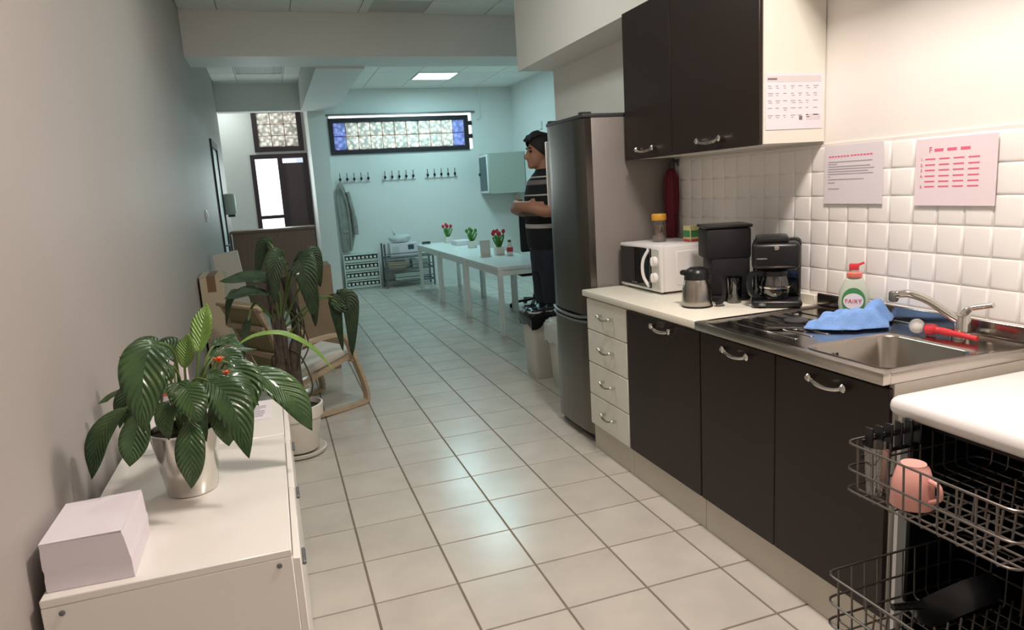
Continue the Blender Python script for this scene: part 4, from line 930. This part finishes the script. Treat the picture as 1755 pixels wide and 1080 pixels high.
for k in range(2):
    z = .50+k*.2; x = -.645-(z-.42)*.33; MB().rbox(x-.012, x+.012, .05, .53, z-.02, z+.02, .006, 1).build('back_slat', 'wood_light', t, local=True)

# ---- boxes and boards along the left wall
def carton(name, x0, x1, y0, y1, z1, label, mn='cardboard'):
    t = thing(name, ((x0+x1)/2, (y0+y1)/2, 0), label, 'box')
    MB().rbox(x0, x1, y0, y1, 0, z1-.006, .004, 1).build('carton', mn, t)
    ym = (y0+y1)/2
    MB().box(x0, x1, y0, ym-.003, z1-.006, z1).build('flap', mn, t, 0); MB().box(x0, x1, ym+.003, y1, z1-.006, z1).build('flap', mn, t, 0)
    MB().box((x0+x1)/2-.03, (x0+x1)/2+.03, y0-.001, y1+.001, z1, z1+.001).box((x0+x1)/2-.03, (x0+x1)/2+.03, y0-.001, y0, z1-.12, z1).build('tape', 'tape', t, 0)
carton('cardboard_box', -.56, -.40, 5.6, 6.0, 1.02, 'tall pale cardboard box against the left wall', 'cardboard_pale')
carton('cardboard_box', .14, .45, 6.4, 6.85, .95, 'tall brown cardboard box standing right of the big plant')
t = thing('leaning_board', (-.40, 7.0, 0), 'white board leaning on the left wall before the brown counter', 'board')
b = MB(); Mb = Matrix.Translation((-.40, 7.0, 0)) @ Matrix.Rotation(math.radians(-8), 4, 'Y')
b.rbox(-.115, .115, -.02, .02, .0, 1.10, .006, 1, Matrix.Translation((-.33, 6.9, .012)) @ Matrix.Rotation(math.radians(-6), 4, 'Y')).build('panel', 'bin_white', t)
t = thing('wooden_counter', (.0, 10.6, 0), 'brown wooden counter standing before the entrance door', 'counter')
MB().rbox(-.54, .56, 10.40, 10.43, .0, 1.13, .003, 1).build('front_panel', 'brown_wood', t); MB().rbox(-.56, .58, 10.38, 10.85, 1.13, 1.165, .005, 1).build('top', 'brown_wood', t)
for x in (-.54, .535): MB().rbox(x, x+.025, 10.43, 10.83, 0, 1.13, .003, 1).build('side_panel', 'brown_wood', t)

# ================================================================ far room
NM = ['nearest', 'middle', 'farthest']
for i, y0 in enumerate((6.78, 8.175, 9.57)):
    y1 = y0+1.39
    t = thing('table', (2.465, y0+.7, 0), NM[i]+' of the three white tables set in a row', 'table', 'white tables in a row')
    MB().rbox(2.13, 2.80, y0, y1, .70, .735, .004, 1).build('tabletop', 'white_table', t)
    for x in (2.135, 2.745):
        for y in (y0+.005, y1-.055): MB().rbox(x, x+.05, y, y+.05, 0, .70, .004, 1).build('leg', 'white_table', t)
    MB().box(2.185, 2.745, y0+.02, y0+.035, .64, .70).box(2.185, 2.745, y1-.035, y1-.02, .64, .70).box(2.15, 2.165, y0+.055, y1-.055, .64, .70).box(2.765, 2.78, y0+.055, y1-.055, .64, .70).build('apron', 'white_table', t, 0)
def tulips(x, y, label, n, tall=1):
    t = thing('tulip_pot', (x, y, .735), label, 'flower pot', 'tulip pots on the white tables')
    MB().rbox(x-.055, x+.055, y-.055, y+.055, .736, .83, .008, 2).build('pot', 'white_ceramic', t)
    for k in range(n):
        a = 6.28*k/n+.4; r = .045 if k else 0; dx, dy = r*math.cos(a), r*math.sin(a); h = (.19+.03*(k % 2))*tall
        s_ = MB().tube(spline([(x+dx*.4, y+dy*.4, .82), (x+dx*.8, y+dy*.8, .82+h*.5), (x+dx*1.5, y+dy*1.5, .82+h*.8)], 4), .006, 6).build('stalk', 'tulip_green', t)
        for q in range(2):
            aa = a+1.5+q*2.4; z0 = .82
            lf = MB().bar(spline([(x+dx*.3, y+dy*.3, z0), (x+dx+.03*math.cos(aa), y+dy+.03*math.sin(aa), z0+h*.45), (x+dx+.055*math.cos(aa), y+dy+.055*math.sin(aa), z0+h*.7)], 4), .022, .003, (-math.sin(aa), math.cos(aa), 0)); lf.build('blade', 'tulip_green', s_)
        MB().lathe((x+dx*1.5, y+dy*1.5, .82+h*.76), [(.006, 0), (.022, .018), (.024, .035), (.014, .055), (.004, .06)], 10).build('bloom', 'tulip_red' if tall > .9 else 'tulip_green', s_)
tulips(2.60, 10.78, 'red tulips in a white pot on the farthest table', 5); tulips(2.62, 9.45, 'green budding tulips in a white pot on the middle table', 5, .85); tulips(2.58, 8.10, 'red tulips in a white pot on the nearest table', 6)
t = thing('napkin_holder', (2.37, 7.98, .735), 'white upright card holder on the nearest table', 'holder')
MB().rbox(2.305, 2.435, 7.95, 8.02, .736, .75, .004, 1).build('foot', 'white_plastic', t); MB().rbox(2.31, 2.43, 7.97, 8.0, .75, .935, .004, 1).build('panel', 'bin_white', t)
t = thing('sauce_bottle', (2.63, 7.84, .735), 'small bottle with a red label on the nearest table', 'bottle')
MB().lathe((2.63, 7.84, .736), [(.036, 0), (.038, .005), (.038, .11), (.02, .14), (.018, .165)], 18).build('body', 'white_ceramic', t); MB().lathe((2.63, 7.84, .736), [(.039, .05), (.0392, .052), (.0392, .1), (.0385, .102)], 18, cap=False).build('label_band', 'red_plastic', t); MB().lathe((2.63, 7.84, .90), [(.02, 0), (.02, .02), (.016, .024)], 14).build('cap', 'dark_grey', t)
t = thing('paper_tray', (2.62, 10.2, .735), 'stack of white paper on the farthest table', 'paper stack')
MB().rbox(2.53, 2.77, 9.98, 10.34, .736, .80, .003, 1).build('sheets', 'paper', t); MB().rbox(2.54, 2.76, 9.99, 10.33, .80, .803, .001, 1).build('top_sheet', 'white_plastic', t)
t = thing('stapler', (2.26, 10.88, .735), 'small black stapler at the far corner of the tables', 'stapler')
MB().rbox(2.19, 2.33, 10.86, 10.90, .736, .748, .004, 1).build('base', 'black_plastic', t); MB().rbox(2.20, 2.33, 10.865, 10.895, .752, .775, .006, 1).build('arm', 'black_plastic', t)

# office chair turned away behind the tables
t = thing('office_chair', (3.10, 8.32, 0), 'black office chair on castors behind the white tables', 'chair', rz=math.radians(-4))
for k in range(5):
    a = 2*math.pi*k/5+.5; x, y = .31*math.cos(a), .31*math.sin(a)
    l = MB().bar([(0, 0, .11), (x*.6, y*.6, .09), (x, y, .075)], .04, .028, (-math.sin(a), math.cos(a), 0)).build('base_arm', 'black_plastic', t, local=True)
    k_ = MB().lathe((0, 0, 0), [(.03, -.02), (.034, -.012), (.034, .012), (.03, .02)], 12); kk = MB(); kk.add([(x+v[0]*math.cos(a)-v[2]*math.sin(a), y+v[0]*math.sin(a)+v[2]*math.cos(a), .036+v[1]) for v in k_.v], k_.f); kk.build('castor', 'black_plastic', l, local=True)
MB().lathe((0, 0, .1), [(.035, 0), (.03, .06), (.02, .07), (.02, .33)], 14).build('gas_lift', 'dark_grey', t, local=True)
MB().rbox(-.24, .24, -.23, .23, .43, .50, .03, 3).build('seat', 'black_matte', t, local=True)
MB().bar(spline([(0, -.15, .43), (0, -.27, .45), (0, -.29, .6), (0, -.27, .8)], 5), .05, .015, (1, 0, 0)).build('back_bar', 'black_plastic', t, local=True)
MB().rbox(-.23, .23, -.28, -.22, .74, 1.27, .03, 3).build('backrest', 'black_matte', t, local=True)

# coat hooks
for i, (x0, x1) in enumerate(((1.09, 1.65), (1.83, 2.41), (2.56, 3.14))):
    t = thing('coat_rack', ((x0+x1)/2, YB-.01, 1.76), ('leftmost', 'middle', 'rightmost')[i]+' of three five-hook coat rails below the long window', 'coat rack', 'coat rails on the back wall')
    MB().rbox(x0, x1, YB-.018, YB, 1.775, 1.80, .004, 1).build('rail', 'white_plastic', t)
    for k in range(5):
        x = x0+.05+(x1-x0-.1)*k/4
        MB().tube(spline([(x, YB-.018, 1.79), (x, YB-.05, 1.80), (x, YB-.06, 1.83), (x, YB-.055, 1.93)], 4), .006, 6).ell((x, YB-.055, 1.83), (.022, .018, .026), 10, 8).build('hook', 'black_plastic', t)
# coat
rows = [(1.77, 1.10, 1.15, .02), (1.74, 1.07, 1.17, .05), (1.66, 1.035, 1.20, .08), (1.5, 1.03, 1.235, .10), (1.3, 1.035, 1.28, .11), (1.1, 1.04, 1.31, .12), (.95, 1.045, 1.30, .12), (.8, 1.05, 1.26, .11), (.66, 1.055, 1.22, .09), (.645, 1.06, 1.215, .07)]
b = MB(); vs = []; nn = 36
for z, x0, x1, th in rows:
    for i in range(nn):
        a = 2*math.pi*i/nn; cx, rx = (x0+x1)/2, (x1-x0)/2; fld = 1+.12*math.sin(5*a+z*2)+.07*math.sin(9*a-z*5)
        vs.append((cx+rx*math.cos(a), YB-.085+th*.5*math.sin(a)*fld, z))
b.add(vs, [(k*nn+i, k*nn+(i+1) % nn, (k+1)*nn+(i+1) % nn, (k+1)*nn+i) for k in range(len(rows)-1) for i in range(nn)]+[tuple(range(nn)), tuple((len(rows)-1)*nn+i for i in reversed(range(nn)))])
COATDX = 0
t = thing('coat', (1.15, YB-.085, .645), 'long grey coat hanging from the first coat rail', 'coat')
o = b.build('cloth', 'coat_grey', t, 80); s_ = o.modifiers.new('sub', 'SUBSURF'); s_.levels = 1; s_.render_levels = 2
MB().tube(spline([(1.12, YB-.15, 1.70), (1.19, YB-.16, 1.5), (1.21, YB-.16, 1.2), (1.21, YB-.155, .9), (1.2, YB-.14, .68)], 5), .014, 8).build('lapel', 'coat_grey', t)
MB().tube(spline([(1.23, YB-.13, 1.62), (1.275, YB-.16, 1.35), (1.30, YB-.165, 1.1), (1.30, YB-.16, .92)], 5), [.03]*8+[.038]*8, 12).build('sleeve', 'coat_grey', t)
MB().rbox(1.09, 1.19, YB-.155, YB-.14, .96, 1.0, .004, 1).build('pocket', 'coat_grey', t)

# wall box with glass front
t = thing('wall_box', (3.88, 11.72, 1.44), 'grey equipment box with a dark glass door in the back corner', 'cabinet')
MB().rbox(3.56, 4.212, 11.46, 11.99, 1.44, 2.13, .008, 1).build('body', 'box_grey', t)
d = MB().rbox(3.535, 3.56, 11.48, 11.97, 1.46, 2.11, .006, 1).build('door', 'white_plastic', t); MB().box(3.532, 3.536, 11.52, 11.93, 1.50, 2.07).build('pane', 'box_glass', d, 0); MB().rbox(3.515, 3.533, 11.91, 11.94, 1.76, 1.81, .004, 1).build('latch', 'dark_grey', d)

# pale storage unit with rows of slots
t = thing('storage_unit', (1.33, 11.85, 0), 'pale storage unit with rows of white slots under the coat', 'storage unit')
MB().box(1.04, 1.06, 11.73, 11.99, 0, .60).box(1.60, 1.62, 11.73, 11.99, 0, .60).box(1.06, 1.60, 11.97, 11.99, 0, .60).build('frame', 'shelf_pale', t, 0)
for k in range(5): MB().rbox(1.06, 1.60, 11.73, 11.97, .0+k*.145, .018+k*.145, .003, 1).build('shelf', 'shelf_pale', t)
for k in range(4):
    MB().rbox(1.06, 1.60, 11.745, 11.755, .03+k*.145, .075+k*.145, .003, 1).build('front_board', 'shelf_pale', t)
    for i in range(8): MB().rbox(1.075+i*.066, 1.115+i*.066, 11.735, 11.85, .085+k*.145, .125+k*.145, .006, 1).build('slot', 'white_plastic', t)

# wire trolley and its load
t = thing('wire_trolley', (2.09, 11.72, 0), 'grey metal shelf trolley at the back wall behind the tables', 'shelf')
for x in (1.70, 2.50):
    for y in (11.56, 11.88): MB().tube([(x, y, 0), (x, y, .74 if x < 2 else .62)], .016, 8).build('post', 'metal_grey', t)
for z in (.10, .30, .50):
    b = MB(); b.tube([(1.70, 11.56, z), (2.50, 11.56, z), (2.50, 11.88, z), (1.70, 11.88, z)], .012, 6, closed=True)
    for i in range(1, 12): b.tube([(1.70+i*.0667, 11.56, z), (1.70+i*.0667, 11.88, z)], .005, 5)
    b.build('shelf', 'metal_grey', t)
    MB().tube([(1.70, 11.56, z+.07), (2.50, 11.56, z+.07)], .008, 6).build('rail', 'metal_grey', t)
t = thing('white_carton', (2.03, 11.72, .505), 'white printed carton on the top shelf of the metal trolley', 'box')
MB().rbox(1.80, 2.26, 11.60, 11.86, .515, .73, .005, 1).build('carton', 'paper', t); MB().rbox(2.10, 2.20, 11.597, 11.601, .62, .70, .001, 1).build('print', 'box_glass', t); MB().rbox(1.84, 1.95, 11.597, 11.601, .55, .68, .001, 1).build('print', 'shelf_pale', t)
t = thing('plastic_bag', (2.0, 11.74, .73), 'crumpled pale plastic bag on top of the white carton', 'bag')
b = MB(); b.ell((2.0, 11.74, .80), (.19, .10, .075), 20, 12); b.v = [(x+.02*mnoise.noise((x*9, y*9, z*9)), y+.02*mnoise.noise((x*9, z*9, 3)), max(.732, z+.05*mnoise.noise((x*7, 4, z*8)))) for x, y, z in b.v]
b.build('film', 'bag_clear', t, 20); MB().tube(spline([(1.93, 11.74, .86), (1.90, 11.74, .92), (1.87, 11.73, .94)], 4), [.025]*4+[.008]*5, 8).build('knot', 'bag_clear', t)
for k, (x0, x1, z, h, mn, lb) in enumerate(((1.75, 2.05, .305, .12, 'cardboard_pale', 'beige box on the middle shelf of the metal trolley'), (2.15, 2.42, .305, .14, 'box_grey', 'grey box on the middle shelf of the metal trolley'), (1.85, 2.3, .105, .12, 'shelf_pale', 'pale long box on the bottom shelf of the metal trolley'))):
    t = thing('storage_box', ((x0+x1)/2, 11.72, z), lb, 'box'); MB().rbox(x0, x1, 11.6, 11.85, z+.008, z+h-.02, .006, 1).build('body', mn, t); MB().rbox(x0-.006, x1+.006, 11.594, 11.856, z+h-.02, z+h, .005, 1).build('lid', mn, t)

# ---- waste bins
def bin_(cx, cy, s0, s1, h, label, bagm, bagz):
    t = thing('waste_bin', (cx, cy, 0), label, 'bin')
    rg = [(s0, 0), (s0+.004, .01), (s1, h), (s1+.008, h+.004), (s1+.008, h+.016), (s1-.008, h+.016), (s0-.006, .02)]
    vs = []; 
    for s_, z in rg: vs += [(cx+x, cy+y, z) for x, y in rrect(-s_, s_, -s_, s_, .03, 3)]
    n_ = 16
    b = MB().add(vs, [(k*n_+i, k*n_+(i+1) % n_, (k+1)*n_+(i+1) % n_, (k+1)*n_+i) for k in range(len(rg)-1) for i in range(n_)]+[tuple(range(n_)), tuple((len(rg)-1)*n_+i for i in range(n_))])
    b.build('body', 'bin_white', t, 40)
    bg = MB(); vs = []; lv = 7; n2 = 40
    for k in range(lv):
        for i in range(n2):
            a = 2*math.pi*i/n2; ca, sa = math.cos(a), math.sin(a); m_ = 1/max(abs(ca), abs(sa))**.8
            if k < 4: r_ = s1+.014+.004*k; z = h-bagz*(1-k/3.2)*(1+.5*mnoise.noise((ca*2, sa*2, cx)))
            else: r_ = (s1+.02)*(1-.22*(k-3)); z = h+.035-.012*(k-4)+.03*mnoise.noise((ca*3, sa*3, k))
            r_ += .008*mnoise.noise((ca*6, sa*6, k*.5)); vs.append((cx+r_*m_*ca, cy+r_*m_*sa, z))
    bg.add(vs, [(k*n2+i, k*n2+(i+1) % n2, (k+1)*n2+(i+1) % n2, (k+1)*n2+i) for k in range(lv-1) for i in range(n2)]+[tuple((lv-1)*n2+i for i in range(n2))])
    bg.build('bin_bag', bagm, t, 60)
bin_(1.98, 5.19, .11, .135, .54, 'white waste bin lined with a black bag beside the standing man', 'bag_black', .10)
bin_(2.03, 4.78, .10, .13, .50, 'white waste bin with a clear bag next to the fridge', 'bag_clear', .14)

# ================================================================ the man behind the fridge
PXc, PYc = 2.24, 5.66
t = thing('person', (PXc, PYc, 0), 'man in a dark striped polo shirt and jeans standing with crossed arms', 'person')
def W(*p): return (PXc+p[0], PYc+p[1], p[2])            # local: -x is where he faces, -y his left side
def limb(b, pts, rs): return b.tube(spline([W(*p) for p in pts], 4), [rs[min(int(i/4), len(rs)-2)]*(1-(i % 4)/4)+rs[min(int(i/4)+1, len(rs)-1)]*((i % 4)/4) for i in range(4*(len(pts)-1)+1)], 14)
def torso(b, rows):
    n_ = 24; vs = []
    for z, cx, rx, ry in rows:
        for i in range(n_):
            a = 2*math.pi*i/n_; vs.append(W(cx+rx*math.cos(a), ry*math.sin(a), z))
    return b.add(vs, [(k*n_+i, k*n_+(i+1) % n_, (k+1)*n_+(i+1) % n_, (k+1)*n_+i) for k in range(len(rows)-1) for i in range(n_)]+[tuple(reversed(range(n_))), tuple((len(rows)-1)*n_+i for i in range(n_))])
ROWS = [(.92, .0, .125, .18), (1.02, -.005, .13, .185), (1.15, -.012, .135, .185), (1.30, -.012, .135, .195), (1.45, -.01, .135, .21), (1.56, .0, .115, .20), (1.62, .005, .085, .14), (1.66, .01, .06, .07)]
body = MB(); torso(body, ROWS)
limb(body, [(.015, 0, 1.60), (.0, 0, 1.68), (-.01, 0, 1.74)], [.07, .062, .062])
# head, turned a little away from the camera
hc = (-.02, .0, 1.815)
body.ell(W(hc[0]+.012, 0, hc[2]+.025), (.112, .09, .118), 24, 16)
body.ell(W(hc[0]-.045, 0, hc[2]-.05), (.066, .068, .088), 20, 14)
body.ell(W(hc[0]-.082, 0, hc[2]-.108), (.034, .036, .032), 12, 8)                      # chin
body.ell(W(hc[0]-.092, 0, hc[2]+.028), (.022, .06, .016), 12, 8)                        # brow
limb(body, [(hc[0]-.098, 0, hc[2]+.012), (hc[0]-.118, 0, hc[2]-.018), (hc[0]-.132, 0, hc[2]-.04), (hc[0]-.112, 0, hc[2]-.05)], [.012, .013, .017, .014])   # nose
body.ell(W(hc[0]-.102, 0, hc[2]-.072), (.016, .028, .009), 10, 6).ell(W(hc[0]-.100, 0, hc[2]-.086), (.016, .025, .009), 10, 6)   # lips
for s in (-1, 1): body.ell(W(hc[0]+.018, s*.09, hc[2]-.01), (.022, .012, .036), 12, 8)   # ears
# arms folded across the chest: upper arm, forearm, hand with fingers
for s, zf in ((-1, 1.36), (1, 1.34)):
    limb(body, [(.01, s*.20, 1.55), (.02, s*.255, 1.42), (-.07, s*.275, 1.32), (-.19, s*.20, zf), (-.25, s*.03, zf+.015), (-.215, s*-.12, zf+.025)], [.062, .058, .052, .05, .042, .034])
    hx, hy, hz = -.19, s*-.15, zf+.03
    body.ell(W(hx, hy-s*.03, hz), (.022, .055, .042), 14, 8)
    for k, (dz, ln) in enumerate(((.03, .075), (.011, .085), (-.009, .08), (-.028, .06))):
        limb(body, [(hx+.01, hy-s*.06, hz+dz), (hx+.04, hy-s*(.06+ln*.45), hz+dz), (hx+.085, hy-s*(.06+ln*.6), hz+dz)], [.011, .0105, .009])
    limb(body, [(hx, hy-s*.01, hz+.03), (hx+.005, hy-s*.04, hz+.052), (hx+.02, hy-s*.07, hz+.06)], [.013, .012, .010])
for s in (-1, 1):
    limb(body, [(.0, s*.095, .98), (-.005, s*.10, .75), (.0, s*.105, .52), (.012, s*.105, .30), (.02, s*.105, .08)], [.095, .085, .062, .056, .042])
    limb(body, [(.03, s*.105, .05), (-.05, s*.11, .04), (-.14, s*.115, .03)], [.045, .042, .03])
o = body.build('body', 'skin', t, 80); voxel(o, .009, 5)
# shirt
sh = MB(); torso(sh, [(1.0, .0, .152, .20), (1.05, -.005, .158, .206), (1.16, -.014, .158, .206), (1.30, -.014, .156, .214), (1.45, -.01, .154, .228), (1.56, .0, .132, .216), (1.625, .008, .098, .15), (1.655, .012, .078, .09), (1.675, .012, .074, .082)])
for s in (-1, 1): limb(sh, [(.005, s*.19, 1.565), (.016, s*.245, 1.47), (.012, s*.262, 1.38), (.0, s*.268, 1.345)], [.085, .08, .078, .078])
o = sh.build('shirt', 'striped_shirt', t, 80); voxel(o, .011, 4)
# jeans
jn = MB(); torso(jn, [(.80, .0, .13, .19), (.9, .0, .142, .196), (1.0, -.002, .142, .192), (1.04, -.004, .14, .188)])
for s in (-1, 1): limb(jn, [(.0, s*.095, .95), (-.005, s*.10, .74), (.0, s*.105, .50), (.012, s*.105, .28), (.018, s*.105, .05)], [.115, .104, .084, .076, .072])
o = jn.build('jeans', 'jeans', t, 80); voxel(o, .012, 4)
bl = MB(); torso(bl, [(1.0, -.002, .148, .197), (1.035, -.004, .146, .194)]); bl.build('belt', 'black_plastic', t)
for s in (-1, 1):
    sho = MB(); limb(sho, [(.06, s*.105, .05), (.0, s*.107, .055), (-.09, s*.112, .045), (-.18, s*.117, .036)], [.05, .056, .05, .034]); sho.v = [(x, y, max(.002, z)) for x, y, z in sho.v]; sho.build('shoe', 'shoe', t, 80)
# hair: a cap over the skull, longer on top and swept forward
hr = MB(); vs = []; nu, nv = 28, 12
for k in range(nv+1):
    ph = math.pi*.5*k/nv
    for i in range(nu):
        a = 2*math.pi*i/nu; fr = max(0, -math.cos(a))            # toward the face
        lim = .62+.38*0; low = -.52+.95*fr**1.2
        zz = math.sin(ph); el_ = low+(1-low)*(k/nv); el_ = min(1, el_)
        rr = math.sqrt(max(0, 1-el_*el_)); vs.append(W(hc[0]+.014-.02*fr*max(0, el_)+.124*rr*math.cos(a), .099*rr*math.sin(a), hc[2]+.028+.130*el_+.012*fr*max(0, el_)))
hr.add(vs, [(k*nu+i, k*nu+(i+1) % nu, (k+1)*nu+(i+1) % nu, (k+1)*nu+i) for k in range(nv) for i in range(nu)])
for k in range(9):
    y = -.07+.0175*k; hr.tube(spline([W(hc[0]-.02, y, hc[2]+.14), W(hc[0]-.08, y*.95, hc[2]+.125), W(hc[0]-.112, y*.85, hc[2]+.098)], 4), [.022]*5+[.013]*4, 8)
o = hr.build('hair', 'hair', t, 80); sd = o.modifiers.new('thickness', 'SOLIDIFY'); sd.thickness = .012; sd.offset = -1
for s in (-1, 1): MB().ell(W(hc[0]-.096, s*.034, hc[2]+.006), (.012, .016, .008), 12, 8).build('eye', 'black_plastic', t); MB().tube([W(hc[0]-.108, s*.015, hc[2]+.034), W(hc[0]-.108, s*.035, hc[2]+.038), W(hc[0]-.098, s*.056, hc[2]+.03)], .005, 6).build('eyebrow', 'hair', t)

# ================================================================ survey units to metres
for o in list(C.objects):
    if o.parent is None:
        o.location = o.location*K
        if o.type != 'CAMERA' and o.type != 'LIGHT': o.scale = o.scale*K
        if o.type == 'LIGHT': o.data.size *= K; o.data.size_y *= K
bpy.context.view_layer.update()
